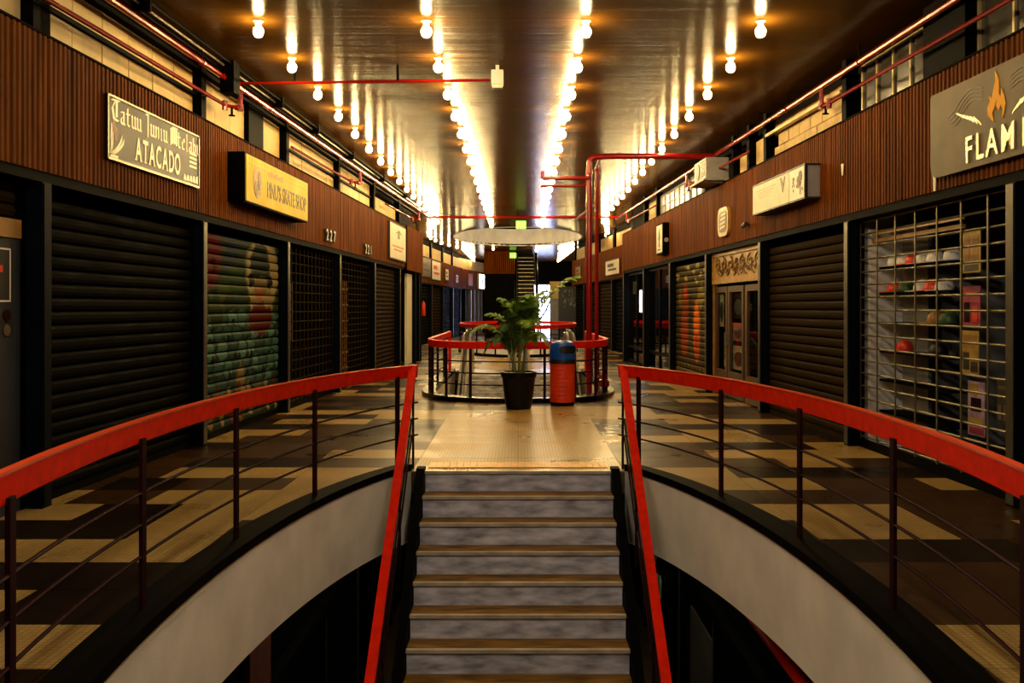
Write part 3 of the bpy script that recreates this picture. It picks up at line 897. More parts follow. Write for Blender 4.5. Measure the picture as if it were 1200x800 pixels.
MB().tube([(1.0, 16.05, 3.05), (1.3, 16.2, 3.3)], .015, 6).build('lever', M['grey'], t)
v = MB(); v.lathe([(.02, 0), (.09, .02), (.1, .1), (.05, .16), (.05, .24)], 14, (1.52, 16.6, .12)); v.build('valve', M['redpipe'], t, smooth=True)
MB().tube([(1.42, 16.95, .3), (1.52, 16.6, .3)], .04, 8).build('valve_branch', M['redpipe'], t, smooth=True)
t = thing('lower_pipe', 'glossy red pipe running under the right-hand slab below the balcony', 'pipe')
MB().tube([(1.88, 9.5, -.93), (1.88, 2.5, -.93)], .05, 12).build('pipe', M['red'], t, smooth=True)  # brighter red than the other pipes carries its highlight
for yy_ in (3.5, 5.5, 7.5, 9):
    MB().box(1.86, 1.90, yy_ - .02, yy_ + .02, -.9, -.645).build('hanger', M['black'], t)
# dark conduits on the left
t = thing('cable_conduits', 'bundle of thin dark conduits running beside the red pipe on the left', 'conduit')
for j, (dx, z, r, m) in enumerate(((.09, 4.25, .014, 'black'), (.12, 4.29, .014, 'alu'), (.2, 4.31, .016, 'black'))):
    MB().tube([(XL(-1) + dx + .04, -1, z), (XL(26.5) + dx + .04, 26.5, z)], r, 6).build('conduit', M[m], t, smooth=True)
for Y in (6.5, 8.5, 10.7, 12.6, 14.5, 17, 20, 23):
    MB().box(XL(Y) + .1, XL(Y) + .27, Y - .02, Y + .02, 4.22, 4.35).build('clip', M['black'], t)
t = thing('wall_box', 'black junction box under the ceiling above the left shop fronts', 'junction box', on_left(10.75, .2), aL)
MB().box(-.1, .1, -.08, .08, 3.98, 4.33).build('body', M['black'], t)

# ------------------------------------------------------------------ ceiling bulbs
bm_base = MB().lathe([(.05, .11), (.05, .095), (.03, .085), (.028, .05), (.018, .045)], 12).mesh('holder', M['white'])
bulb_prof = [(.004, -.062), (.032, -.052), (.048, -.026), (.052, .0), (.045, .024), (.028, .044), (.016, .052)]
bm_bulb = MB().lathe(bulb_prof, 10).mesh('bulb', M['bulb'])
bm_bulb2 = MB().lathe(bulb_prof, 10).mesh('bulb', M['bulb_neutral'])
for me in (bm_base, bm_bulb): me.polygons.foreach_set('use_smooth', [True] * len(me.polygons))
rows = [('far-left', lambda Y: -2.55 - (.85 * math.sin(PI * (Y - 30) / 13) if 30 < Y < 43 else 0), lambda Y: True),
        ('centre-left', lambda Y: -.90 + .001 * (Y - 9) if Y < 40 else -1.15, lambda Y: Y < 31.5 or 42.9 < Y < 44.5),
        ('centre-right', lambda Y: .665 + .006 * (Y - 9), lambda Y: Y < 31.5 or 42.9 < Y < 45.6),
        ('far-right', lambda Y: 2.38 + .012 * min(Y - 9, 16) - (.02 * (Y - 43) if Y > 43 else 0) + (.75 * math.sin(PI * (Y - 29) / 14) if 29 < Y < 43 else 0), lambda Y: True)]
proto = None
for nm, fx, ok in rows:
    Y = 9.22 - (1.37 * 6 if nm.startswith('centre') else 0); i = 0
    while Y < 55.5:
        if ok(Y) and not 4.5 < Y < 9:
            lab = 'bare glowing ceiling bulb, %s from the front in the %s row' % (ordinal(i), nm)
            if proto is None:
                o = thing('ceiling_bulb', lab, 'light bulb', (0, 0, 0), 0, 'bare ceiling bulbs in four rows')
                link('holder', bm_base, o); link('bulb', bm_bulb, o); proto = o
            else:
                o = copy_tree(proto); o['label'] = lab
            if Y < 5:  # bulbs out of view, made neutral and stronger as added fill
                for c in o.children:
                    if c.name.startswith('bulb'): c.data = bm_bulb2
                o['label'] = lab.replace('bare glowing', 'bare neutral white')
            o.location = (fx(Y), Y, 4.25); i += 1
        Y += 1.37

# lamps of the floor above, lighting the oval opening
for i, (x, y) in enumerate(((-1.4, 35.0), (1.4, 35.0))):
    ld = bpy.data.lights.new('upper_floor_lamp', 'POINT'); ld.energy = 150; ld.color = (1, .82, .55); ld.shadow_soft_size = .15
    lo_ = bpy.data.objects.new('upper_floor_lamp', ld); COL.objects.link(lo_); lo_.location = (x, y, 6.6)
for i, (x, y) in enumerate(((-1.2, 35.5), (1.2, 35.5), (-1.2, 40.5), (1.2, 40.5))):
    o = copy_tree(proto); o.location = (x, y, 8.29); o['label'] = 'bare bulb of the upper floor above the %s corner of the oval opening' % ('near left', 'near right', 'far left', 'far right')[i]; o['group'] = 'bulbs on the upper floor'

# ------------------------------------------------------------------ shop fronts
SW = .13                     # recess of shutters behind the fascia
def slat_profile_mesh(W, pitch, m, name='slat'):
    prof = [(0, 0), (-.012, .012), (-.02, pitch * .35), (-.02, pitch * .65), (-.012, pitch - .022), (0, pitch - .013), (.004, pitch - .013), (.004, 0)]
    mb = MB(); mb.rings([[(.06, y, z) for y, z in prof], [(W - .06, y, z) for y, z in prof]])
    return mb.mesh(name, m)
def shutter(loc, rot, W, m, label, group=None, pitch=.112, joined=False, top=H_DOOR - .05, z0=.06):
    t = thing('roller_shutter', label, 'shutter', loc, rot, group)
    n = int((top - z0) / pitch)
    if joined:
        mb = MB(); prof = [(0, 0), (-.02, pitch * .35), (-.02, pitch * .65), (0, pitch - .004)]
        for i in range(n + 1):
            z = z0 + i * pitch
            mb.rings([[(.06, SW + y, min(top, z + q)) for y, q in prof], [(W - .06, SW + y, min(top, z + q)) for y, q in prof]], closed=False, cap=False)
        o = mb.build('slat_curtain', m, t); o['kind'] = 'stuff'
    else:
        me = slat_profile_mesh(W, pitch, m)
        for i in range(n): link('slat', me, t, loc=(0, SW, z0 + i * pitch))
    MB().box(.06, W - .06, SW - .022, SW + .02, .0, z0).build('bottom_bar', m, t)
    for x in (.066, W - .11):
        MB().box(x, x + .045, SW - .03, SW + .03, 0, top).build('guide_rail', M['black'], t)
    return t
def paint_slats(t, name, base, blobs, bands=5, gain=.5):
    sl = [c for c in t.children if c.name.startswith('slat')]
    zs = [c.location.z for c in sl]; h = (max(zs) - min(zs) + .13) / bands
    mats = []
    for i in range(bands):
        a = min(zs) + i * h - .15; b = a + h + .3
        mats.append(painted(name, base, [q for q in blobs if q[1] + q[3] > a and q[1] - q[3] < b], .45, t, gain=gain))
    src = sl[0].data; me = []
    for m_ in mats:
        d = src.copy(); d.materials[0] = m_; me.append(d)
    for c in sl: c.data = me[min(bands - 1, int((c.location.z - min(zs)) / h))]
def grille(loc, rot, W, nv, pitch, hm, vm, label, top=H_DOOR - .06, joined=False):
    t = thing('roller_grille', label, 'grille', loc, rot)
    n = int((top - .12) / pitch)
    if joined:
        mb = MB()
        for i in range(n + 1): mb.box(.07, W - .07, SW - .012, SW + .012, .12 + i * pitch - .011, .12 + i * pitch + .011)
        mb.build('horizontal_bars', hm, t)['kind'] = 'stuff'
        mb = MB()
        for i in range(nv): x = .1 + (W - .2) * i / (nv - 1); mb.box(x - .01, x + .01, SW - .02, SW - .012, .06, top)
        mb.build('vertical_links', vm, t)['kind'] = 'stuff'
    else:
        hme = MB().tube([(.07, SW, 0), (W - .07, SW, 0)], .0115, 6).mesh('horizontal_bar', hm)
        vme = MB().box(-.011, .011, SW - .022, SW - .013, .06, top).mesh('vertical_link', vm)
        for i in range(n + 1): link('horizontal_bar', hme, t, loc=(0, 0, .12 + i * pitch))
        for i in range(nv): link('vertical_link', vme, t, loc=(.1 + (W - .2) * i / (nv - 1), 0, 0))
    MB().box(.066, W - .066, SW - .025, SW + .02, .0, .09).build('bottom_bar', M['black'], t)
    for x in (.066, W - .1):
        MB().box(x, x + .034, SW - .03, SW + .03, 0, top).build('guide_rail', M['black'], t)
    return t
def L(k): return on_left(MOD[k]), aL, MOD[k + 1] - MOD[k]
def Rr(k): return on_right(MOD[k + 1]), aR, MOD[k + 1] - MOD[k]

# --- left side, front to back
lo, ro, W = L(1)
shutter(lo, ro, W, M['shutter'], 'plain black roller shutter beside the camera on the left wall', joined=True)
lo, ro, W = L(2)      # half-open front with a door
t = thing('shop_door', 'dark shop door with a posted notice under a partly rolled shutter', 'door', lo, ro)
MB().box(.1, W - .125, SW, SW + .05, 0, 2.06).build('door_panel', mat('slate_door', '#23262b', .55, var=.35, vscale=2), t)
MB().box(.07, W - .14, SW - .02, SW + .04, 2.06, 2.2).build('ochre_board', M['ochre'], t)
MB().box(W - .12, W - .066, SW - .01, SW + .08, 0, H_DOOR - .06).build('jamb', M['black'], t)
for i in range(3):
    MB().tube([(.07, SW + .08, 2.27 + i * .1), (W - .14, SW + .08, 2.27 + i * .1)], .055, 8).build('rolled_slat', M['shutter_warm'], t, smooth=True)
t = thing('notice_poster', 'black notice with a thin white outline on the slate door', 'poster', lo, ro)
MB().box(W - 1.05, W - .235, SW - .006, SW - .001, 1.56, 2.0).build('sheet', M['inkblack'], t)
ol = MB()
for a in ((W - 1.02, W - .26, 1.965, 1.978), (W - 1.02, W - .26, 1.58, 1.593), (W - .272, W - .26, 1.58, 1.978), (W - 1.02, W - 1.008, 1.58, 1.978)):
    ol.box(a[0], a[1], SW - .009, SW - .006, a[2], a[3])
ol.build('outline', M['paper'], t)
MB().box(W - .5, W - .36, SW - .009, SW - .006, 1.8, 1.85).build('red_mark', M['bin_red'], t)
t = thing('photo_strip', 'strip of small dark red photographs below the notice on the door', 'poster', lo, ro)
for r_ in range(2):
    for c_ in range(5):
        mb = MB(); mb.box(W - 1.16 + c_ * .19, W - .99 + c_ * .19, SW - .008, SW - .001, 1.32 + r_ * .11, 1.42 + r_ * .11)
        p = mb.build('photo', M['inkblack'], t)
        MB().lathe([(.01, 0), (.045, .003), (.045, .006), (.01, .008)], 10, (0, 0, 0)).build('print', M['purple'] if (r_ + c_) % 2 else M['brownink'], p, loc=(W - 1.075 + c_ * .19, SW - .008, 1.37 + r_ * .11), rot=(PI / 2, 0, 0))
lo, ro, W = L(3)
shutter(lo, ro, W, M['shutter'], 'wide black roller shutter below the silver tattoo shop sign')
lo, ro, W = L(4)
t = shutter(lo, ro, W, M['shutter'], 'roller shutter painted with green and teal graffiti figures', pitch=.118)
rr = random.Random(3)
bl = []
for j in range(5):
    for i in range(9):
        cx, cz = .2 + i * .35 + (.17 if j % 2 else 0) + rr.uniform(-.04, .04), 1.42 - j * .21
        bl.append((cx, cz, .15, .11, rr.choice(('#4a7468', '#5b8a7a', '#3d6258', '#6a9a88'))))
        if (i + j) % 2: bl.append((cx + .03, cz - .08, .05, .06, '#10201c'))
for i in range(10):
    bl.append((rr.uniform(.2, 3.1), rr.uniform(1.45, 1.85), rr.uniform(.15, .3), rr.uniform(.1, .2), rr.choice(('#3e4f1a', '#55651f', '#2c3a14'))))
bl += [(.45, 2.15, .42, .42, '#7a1c10'), (.35, 2.2, .1, .08, '#3c0c08'), (.6, 2.05, .09, .07, '#3c0c08'),
       (1.2, 2.2, .22, .26, '#2b3f4e'), (2.45, 2.0, .72, .5, '#c9b27a'), (2.4, 1.62, .5, .3, '#b39a60'), (2.35, 2.08, .42, .36, '#223018'), (2.35, 1.85, .4, .1, '#8f7a3c'),
       (2.3, 1.72, .16, .1, '#c46f3e'), (2.35, 1.38, .5, .22, '#6b1d12'), (2.75, 1.9, .12, .08, '#1a1a10'), (1.95, 1.9, .1, .08, '#1a1a10'), (1.35, 1.9, .3, .2, '#35521d'),
       (1.55, .45, .16, .4, '#b08f5c')]
for i in range(26):
    bl.append((.15 + i * .12, .18 + .16 * (i % 3), .07, .08, rr.choice(('#b08f5c', '#8a4c2c', '#c9a873', '#6e3a20'))))
paint_slats(t, 'graffiti_green', '#1c2a1c', bl, bands=6, gain=.38)
lo, ro, W = L(5)
grille(lo, ro, W, 14, .15, M['shutter_warm'], M['shutter_warm'], 'dark grille shop front under the first house number')
t = thing('shop_cabinet', 'dark wooden display cabinet standing behind the grille numbered 227', 'cabinet', (lo[0] - .55, lo[1], 0), ro)
MB().box(.7, 2.2, .0, .3, .9, 2.0).build('body', M['interior'], t)
for i in range(4):
    MB().box(.76 + i * .36, 1.04 + i * .36, -.02, 0, .96, 1.94).build('door', M['brownink'], t)
MB().box(.3, 3.0, -.06, .3, .0, .86).build('counter', M['shutter'], t)
lo, ro, W = L(6)
grille(lo, ro, W, 12, .12, M['shutter_warm'], M['shutter_warm'], 'dark grille shop front under the second house number')
t = thing('display_rack', 'pale display rack standing behind the grille numbered 221', 'rack', (lo[0] - .5, lo[1], 0), ro)
for i in range(6):
    MB().box(1.6, 2.9, .0, .05, .25 + i * .33, .29 + i * .33).build('shelf', M['ochre'], t)
for i in range(8):
    MB().box(1.6 + i * .18, 1.62 + i * .18, .02, .04, .0, 2.1).build('upright', M['ochre'], t)
lo, ro, W = L(7)
shutter(lo, ro, W, M['shutter_warm'], 'brownish roller shutter left of the small white sign', joined=True, pitch=.1)
lo, ro, W = L(8)
t = thing('open_doorway', 'open shop doorway with a tall pale door leaf near the fire extinguisher', 'door', lo, ro)
MB().box(1.7, 2.6, .1, .16, 0, 2.45).build('door_leaf', M['paper'], t)
MB().box(2.6, 2.7, .0, .3, 0, 2.48).build('door_frame', M['navy'], t)
MB().box(.1, .3, .05, .2, 0, 2.48).build('door_frame', M['navy'], t)
MB().box(.35, .9, .25, .3, 1.2, 2.2).build('poster_board', M['purple'], t)

# --- right side
lo, ro, W = Rr(2)
shutter(lo, ro, W, M['shutter'], 'plain black roller shutter beside the camera on the right wall', joined=True)
lo, ro, W = Rr(3)
capg = grille(lo, ro, W, 8, .139, M['grille'], M['grille'], 'wide metal roller grille in front of the cap shop')
sx = lo
t = thing('wall_shelving', 'grey wall shelving behind the metal grille carrying the caps', 'shelf', lo, ro)
MB().box(.16, .75, .56, .6, .0, 2.4).build('back_board', M['partition'], t)
MB().box(.085, .15, .2, .6, .0, 2.4).build('side_board', M['white'], t)
SHZ = (1.98, 1.70, 1.38, 1.07, .76, .42)
for z in SHZ:
    MB().box(.2, 1.75, .28, .55, z - .024, z).build('shelf', M['black'], t)
t = thing('ceiling_rail', 'long brass curtain rail across the top of the cap shop window', 'rail', lo, ro)
MB().box(.15, 2.1, .22, .25, 2.25, 2.29).build('rail', M['ochre'], t)  # ochre and gold paint the lit edge of a shelf
MB().box(.15, 2.1, .22, .24, 2.33, 2.37).build('cornice', M['gold'], t)
def cap(x, y, z, m, label, rz):
    t = thing('baseball_cap', label, 'cap', (0, 0, 0), 0, 'caps on the shop shelves')
    ca, sa = math.cos(ro), math.sin(ro)
    t.location = (lo[0] + x * ca - y * sa, lo[1] + x * sa + y * ca, z); t.rotation_euler = (0, 0, ro + rz)
    MB().lathe([(.09, 0), (.092, .03), (.08, .075), (.05, .105), (.008, .115)], 12).build('crown', m, t, smooth=True)
    b = MB(); n = 8
    top = [(.092 * math.cos(PI + PI * i / n), .092 * math.sin(PI + PI * i / n), .008) for i in range(n + 1)]
    outr = [(.1 * math.cos(PI + PI * i / n), -.07 + .11 * math.sin(PI + PI * i / n), -.004) for i in range(n + 1)]
    b.rings([[(p[0], p[1], p[2]) for p in top], outr, [(p[0], p[1], p[2] - .006) for p in outr], [(p[0], p[1], p[2] - .006) for p in top]], closed=False, cap=False)
    b.build('visor', m, t)
capm = {'white': M['white'], 'red': M['bin_red'], 'black': M['inkblack'], 'green': M['leaf_dark'], 'tan': M['ochre']}
spots = [(0, .45, 'white', 'small white cap at the far end of the upper shelf behind the grille'), (0, .72, 'white', 'white cap second along the upper shelf behind the grille'),
         (0, .98, 'red', 'red cap on the upper shelf between two white ones'), (0, 1.25, 'white', 'large white cap right of the red one on the upper shelf'),
         (0, 1.54, 'white', 'white cap near the middle of the upper shelf behind the grille'), (0, 1.95, 'white', 'white cap alone at the near end of the upper shelf'),
         (1, .45, 'red', 'dull red cap at the far end of the second shelf'), (1, .75, 'green', 'dark green cap on the second shelf beside the dull red one'),
         (1, 1.2, 'white', 'white cap on the second shelf beside a gap'), (1, 1.48, 'red', 'bright red cap between two white caps on the second shelf'),
         (1, 1.75, 'white', 'white cap at the near end of the second shelf'), (2, 1.55, 'tan', 'tan cap on the third shelf near the middle'),
         (2, 1.85, 'green', 'olive cap on the third shelf at its near end'), (3, .7, 'red', 'dark red cap on the fourth shelf behind the grille'), (3, 1.6, 'black', 'black cap on the fourth shelf at the near end')]
for sh, x, c, lab in spots:
    cap(x * .82 - .02, .40, SHZ[sh] + .009, capm[c], lab, R.uniform(-.3, .3))
def poster(x0, x1, y, z0, z1, paints, label):
    t = thing('poster', label, 'poster', lo, ro)
    b = MB().box(x0, x1, y, y + .008, z0, z1).build('sheet', paints[0], t)
    for (a, b_, c, d, m) in paints[1]:
        MB().box(x0 + (x1 - x0) * a, x0 + (x1 - x0) * b_, y - .003, y, z0 + (z1 - z0) * c, z0 + (z1 - z0) * d).build('print', m, t)
ylw = mat('yellow_print', '#a8862a', .5, var=.3, vscale=8); mag = mat('magenta_print', '#8f1d3c', .5, var=.4, vscale=8); lil = mat('lilac_print', '#a58498', .5, var=.4, vscale=9)
poster(1.95, 2.25, .3, 1.85, 2.22, (ylw, [(.1, .4, .3, .9, M['ochre']), (.55, .9, .3, .9, M['ochre']), (.1, .9, .05, .2, M['inkblack'])]), 'yellow and black skateboard poster at the top of the grille')
poster(1.95, 2.25, .3, 1.37, 1.73, (mag, [(.1, .4, .1, .6, M['purple']), (.2, .8, .8, .86, M['bin_red']), (.55, .85, .1, .5, M['bin_red'])]), 'crimson poster hanging below the yellow one behind the grille')
poster(1.93, 2.22, .3, .94, 1.33, (ylw, [(.1, .9, .6, .9, M['ochre']), (.1, .45, .1, .5, M['inkblack']), (.55, .95, .05, .3, M['inkblack'])]), 'mustard poster hanging in the middle behind the grille')
poster(2.04, 2.32, .3, .4, .88, (lil, [(.1, .6, .75, .95, ylw), (.2, .8, .45, .7, M['purple']), (.05, .9, .2, .32, ylw), (.1, .95, .03, .16, mag)]), 'lilac and yellow poster hanging lowest behind the grille')
poster(2.52, 2.7, .3, .55, .92, (M['inkblack'], [(.1, .9, .8, .88, M['brownink']), (.1, .9, .6, .68, M['brownink']), (.1, .4, .1, .45, M['brownink']), (.55, .9, .1, .45, M['brownink'])]), 'small black notice at the near edge of the grille shop')
lo, ro, W = Rr(4)
shutter(lo, ro, W, M['shutter_warm'], 'wide brown-grey roller shutter below the white flower sign')
lo, ro, W = Rr(5)    # carved doorway
t = thing('carved_shopfront', 'shop doorway with a gilded carved panel above glazed brown doors', 'door', lo, ro)
MB().box(.1, W - .1, SW - .02, SW + .04, 1.95, H_DOOR - .05).build('carved_panel', M['gold'], t)
fr_ = MB()
fr_.box(.1, W - .1, SW - .05, SW - .02, H_DOOR - .12, H_DOOR - .05); fr_.box(.1, W - .1, SW - .05, SW - .02, 1.95, 2.02); fr_.box(.1, .16, SW - .05, SW - .02, 2.02, 2.43); fr_.box(W - .16, W - .1, SW - .05, SW - .02, 2.02, 2.43)
fr_.build('panel_frame', M['gold'], t)
sc_ = MB(); rr = random.Random(11)
def spiral(cx, cz, r0, dirn, ph, turns=1.3):
    pts = []
    for i in range(17):
        u = i / 16; a = ph + dirn * u * 2 * PI * turns; r_ = r0 * (1 - .85 * u)
        pts.append((cx + r_ * math.cos(a) * 1.6, SW - .03, cz + r_ * math.sin(a)))
    sc_.tube(pts, .012, 5)
for i in range(6):
    for s in (-1, 1):
        cx = W / 2 + s * (.16 + .21 * i)
        spiral(cx, 2.23 + (.05 if i % 2 else -.04), .11, s * (1 if i % 2 else -1), PI / 2 if i % 2 else -PI / 2)
for i in range(30):
    x, z = rr.uniform(.3, W - .3), rr.uniform(2.08, 2.38)
    a = rr.uniform(0, PI)
    sc_.tube([(x, SW - .025, z), (x + .05 * math.cos(a), SW - .04, z + .05 * math.sin(a)), (x + .1 * math.cos(a + .6), SW - .025, z + .09 * math.sin(a + .6))], [.004, .012, .003], 5)
sc_.lathe([(.005, 0), (.03, .02), (.045, .1), (.02, .16), (.03, .22), (.003, .26)], 8, (W / 2, SW - .03, 2.1))
o = sc_.build('carved_scrolls', mat('gold_dark_relief', '#6b4a1c', .4, var=.3), t); o['kind'] = 'stuff'
dm = mat('brown_door', '#4d3217', .5, var=.3, vscale=3)
for i, (a, b_) in enumerate(((.12, .95), (1.0, 1.95), (2.05, W - .12))):
    d = MB(); d.box(a, a + .1, SW, SW + .05, .02, 1.9); d.box(b_ - .1, b_, SW, SW + .05, .02, 1.9); d.box(a + .1, b_ - .1, SW, SW + .05, 1.8, 1.9); d.box(a + .1, b_ - .1, SW, SW + .05, .02, .45)
    q = d.build('door', dm, t)
    MB().box(a + .1, b_ - .1, SW + .02, SW + .028, .45, 1.8).build('pane', M['glass'], q)
MB().box(.98, 1.0, SW - .05, SW, .9, 1.1).build('door_handle', M['steel'], t)
MB().box(.08, .12, SW - .03, SW + .05, 0, 1.95).build('door_jamb', M['ochre'], t)
def pictures(items):
    for x0, x1, z0, z1, m, m2, lab in items:
        t = thing('shop_picture', lab, 'picture', lo, ro)
        MB().box(x0, x1, SW + .06, SW + .068, z0, z1).build('sheet', m, t)
        w_, h_ = x1 - x0, z1 - z0
        c_ = MB(); c_.prism([(x0 + w_ * (.5 + .35 * math.cos(2 * PI * k / 10) * (1 + .2 * (k % 2))), z0 + h_ * (.45 + .32 * math.sin(2 * PI * k / 10))) for k in range(10)], SW + .055, SW + .06)
        c_.build('figure', m2, t)
gp = mat('grey_print', '#9a9684', .5, var=.5, vscale=9); pk = mat('pink_print', '#8c5a55', .5, var=.4, vscale=9)
pictures([(.25, .5, 1.2, 1.78, gp, M['inkblack'], 'grey print of a figure behind the left glazed door'), (.54, .84, .5, 1.1, gp, M['leaf_dark'], 'pale print low behind the left glazed door'),
          (1.12, 1.8, 1.35, 1.78, M['purple'], M['inkblack'], 'dark picture at the top of the middle glazed door'), (1.12, 1.8, .98, 1.28, pk, M['inkblack'], 'pink picture in the middle of the middle glazed door'),
          (1.12, 1.8, .5, .9, gp, M['inkblack'], 'black and white picture low in the middle glazed door')])
lo, ro, W = Rr(6)
t = shutter(lo, ro, W, M['shutter_warm'], 'roller shutter painted with orange flame-like figures', pitch=.118)
rr = random.Random(5); bl = []
for i in range(16): bl.append((rr.uniform(.2, 3.1), rr.uniform(2.0, 2.4), .16, .05, rr.choice(('#a08d4a', '#c2ad68', '#6d6030'))))
bl += [(1.0, 1.55, .3, .5, '#7a3415'), (.9, 1.0, .34, .5, '#8d3a12'), (1.0, 1.85, .14, .12, '#a83a18'), (2.0, 1.1, .3, .62, '#b8541a'), (2.0, 1.25, .18, .42, '#d8711f'), (2.0, .75, .14, .3, '#a5451a'),
       (2.35, 1.75, .3, .22, '#7d6a2c'), (.5, 1.75, .2, .2, '#6a5a24'), (1.45, 1.5, .14, .4, '#2a2012'), (2.7, 1.2, .16, .5, '#55461f')]
for i in range(18): bl.append((.2 + .16 * i, .2 + .12 * (i % 2), .05, .09, '#6a5a30'))
paint_slats(t, 'graffiti_orange', '#41371f', bl, gain=1.0)
lo, ro, W = on_right(MOD[9]), aR, MOD[9] - MOD[7]
t = thing('glass_shopfront', 'dark framed glass shop front below the small black lightbox', 'shop front', lo, ro)
fm = M['navy']
f = MB()
for x in (.07, 1.55, 3.2, 4.75, W - .13): f.box(x, x + .07, SW - .03, SW + .04, 0, H_DOOR - .06)
f.box(.07, W - .07, SW - .03, SW + .04, .0, .08); f.box(.07, W - .07, SW - .03, SW + .04, .42, .48); f.box(.07, W - .07, SW - .03, SW + .04, H_DOOR - .12, H_DOOR - .06)
f.build('frame', fm, t)
for x0, x1 in ((.14, 1.55), (1.62, 3.2), (3.27, 4.75), (4.82, W - .13)):
    MB().box(x0, x1, SW, SW + .008, .48, H_DOOR - .12).build('pane', M['glass'], t)
    MB().box(x0, x1, SW, SW + .008, .08, .42).build('lower_pane', M['glass'], t)
t = thing('shop_counter', 'red topped white counter standing inside the glass shop', 'counter', (lo[0], lo[1], 0), ro)
MB().box(.9, 5.2, .9, 1.4, .0, .95).build('base', M['partition'], t)
MB().box(.8, 5.3, .8, 1.5, .95, 1.08).build('counter_top', M['red'], t)
t = thing('tube_light', 'short cold white tube light glowing in the glass shop', 'lamp', (lo[0], lo[1], 0), ro)
MB().box(1.08, 1.20, .27, .31, 1.42, 2.0).build('tube', glow('cold_tube', (.8, .87, 1), 5.0), t)
MB().box(1.06, 1.22, .31, .34, 1.38, 2.04).build('back_plate', M['grey'], t)
t = thing('door_notice', 'small dark notice high on the glass shop door', 'notice', (lo[0], lo[1], 0), ro)
MB().box(.7, 1.3, SW + .02, SW + .03, 1.9, 2.25).build('board', M['inkblack'], t)
MB().box(.76, 1.2, SW + .014, SW + .02, 2.0, 2.04).build('line', M['brownink'], t)
MB().box(.76, 1.2, SW + .014, SW + .02, 1.93, 1.97).build('line', M['brownink'], t)

# --- second stretch shutters
p = 23.1 / 7
names2 = ('dark', 'brown', 'plain', 'narrow', 'dim', 'grey', 'rear')
for k in range(7):
    loc = (XL2(26.9 + k * p * .9977), 26.9 + k * p * .9977, 0)
    shutter(loc, a2L, p, (M['shutter_black'], M['shutter'], M['shutter_warm'])[(k + 1) % 3], 'distant roller shutter, %s bay of the second left-hand stretch' % ordinal(k), 'shutters of the second left stretch', joined=True, pitch=.13)
p = 15.5 / 5
for k in range(5):
    Y = 26.9 + (k + 1) * p * .996
    shutter((XR2(Y), Y, 0), a2R, p, (M['shutter_black'], M['shutter'], M['shutter_warm'])[k % 3], 'distant roller shutter, %s bay of the second right-hand stretch' % ordinal(k), 'shutters of the second right stretch', joined=True, pitch=.13)

# ------------------------------------------------------------------ signs
def nib(mb, strokes, x, z, h, wd, y, ang=40, nw=.13, mi=0):
    """broad-nib lettering: each stroke is swept with a slanted pen edge; glyph box is 1 high, .6 wide"""
    a = math.radians(ang); nx, nz = nw * math.cos(a) * wd / .6 / h * h, nw * math.sin(a) * h
    for st_ in strokes:
        for (ax, az), (bx, bz) in zip(st_[:-1], st_[1:]):
            A = (x + ax * wd, z + az * h); B = (x + bx * wd, z + bz * h)
            q = [(A[0] - nx / 2, A[1] - nz / 2), (A[0] + nx / 2, A[1] + nz / 2), (B[0] + nx / 2, B[1] + nz / 2), (B[0] - nx / 2, B[1] - nz / 2)]
            n = len(mb.v); mb.v += [(p[0], y, p[1]) for p in q]
            mb.f.append([n, n + 1, n + 2, n + 3]); mb.m.append(mi)
GOTH = {
    'T': [[(.05, .95), (.95, 1.0)], [(.5, 1.0), (.15, .6), (.3, .1), (.8, .05)], [(.6, .95), (.6, .2)]],
    'J': [[(.2, 1.0), (.8, 1.0)], [(.6, 1.0), (.6, -.1), (.2, -.3)]],
    'M': [[(.1, .0), (.1, .9), (.35, 1.0), (.35, .1)], [(.35, .9), (.62, 1.0), (.62, .1)], [(.62, .9), (.9, 1.0), (.9, .05)]],
    'a': [[(.2, .62), (.7, .65), (.7, .08), (.9, .0)], [(.7, .4), (.25, .3), (.25, .08), (.6, .0)]],
    't': [[(.4, .95), (.4, .1), (.75, .02)], [(.15, .65), (.8, .65)]],
    'u': [[(.15, .68), (.25, .6), (.25, .1), (.55, .02)], [(.65, .68), (.75, .6), (.75, .08), (.95, .02)]],
    'n': [[(.15, .68), (.25, .6), (.25, .02)], [(.3, .58), (.65, .68), (.75, .55), (.75, .02)]],
    'i': [[(.4, .68), (.5, .6), (.5, .05), (.7, .0)], [(.45, .88), (.55, .92)]],
    'l': [[(.4, 1.02), (.5, .95), (.5, .05), (.7, .0)]],
    'e': [[(.75, .05), (.3, .05), (.25, .5), (.6, .68), (.75, .5), (.3, .35)]],
    'c': [[(.75, .1), (.35, .03), (.25, .5), (.45, .66), (.8, .62)]],
    'b': [[(.2, 1.0), (.25, .08), (.6, .02), (.75, .2), (.75, .5), (.5, .66), (.25, .55)]],
    'y': [[(.15, .68), (.25, .6), (.25, .15), (.6, .05)], [(.65, .68), (.75, .6), (.7, -.1), (.3, -.3)]],
}
lo = on_left(8.13, .04)
t = thing('shop_sign', 'silvery black banner reading ATACADO on the ribbed wood of the left wall', 'sign', lo, aL)
sm = mat('mirror_black_banner', '#17120a', .3, .0, spec=.1, var=.6, vscale=1.6, bump=.05, bscale=4)
W, z0, z1 = 2.08, 2.83, 3.40
MB().box(0, W, -.01, .01, z0, z1).build('banner', sm, t)
f = MB(); f.box(0, W, -.02, -.01, z0, z0 + .022); f.box(0, W, -.02, -.01, z1 - .018, z1); f.box(0, .016, -.02, -.01, z0, z1); f.box(W - .016, W, -.02, -.01, z0, z1)
f.build('edge', M['alu'], t)
g = MB(); x = .07
silver = mat('pale_silver_print', '#e4d7ae', .35, .1)
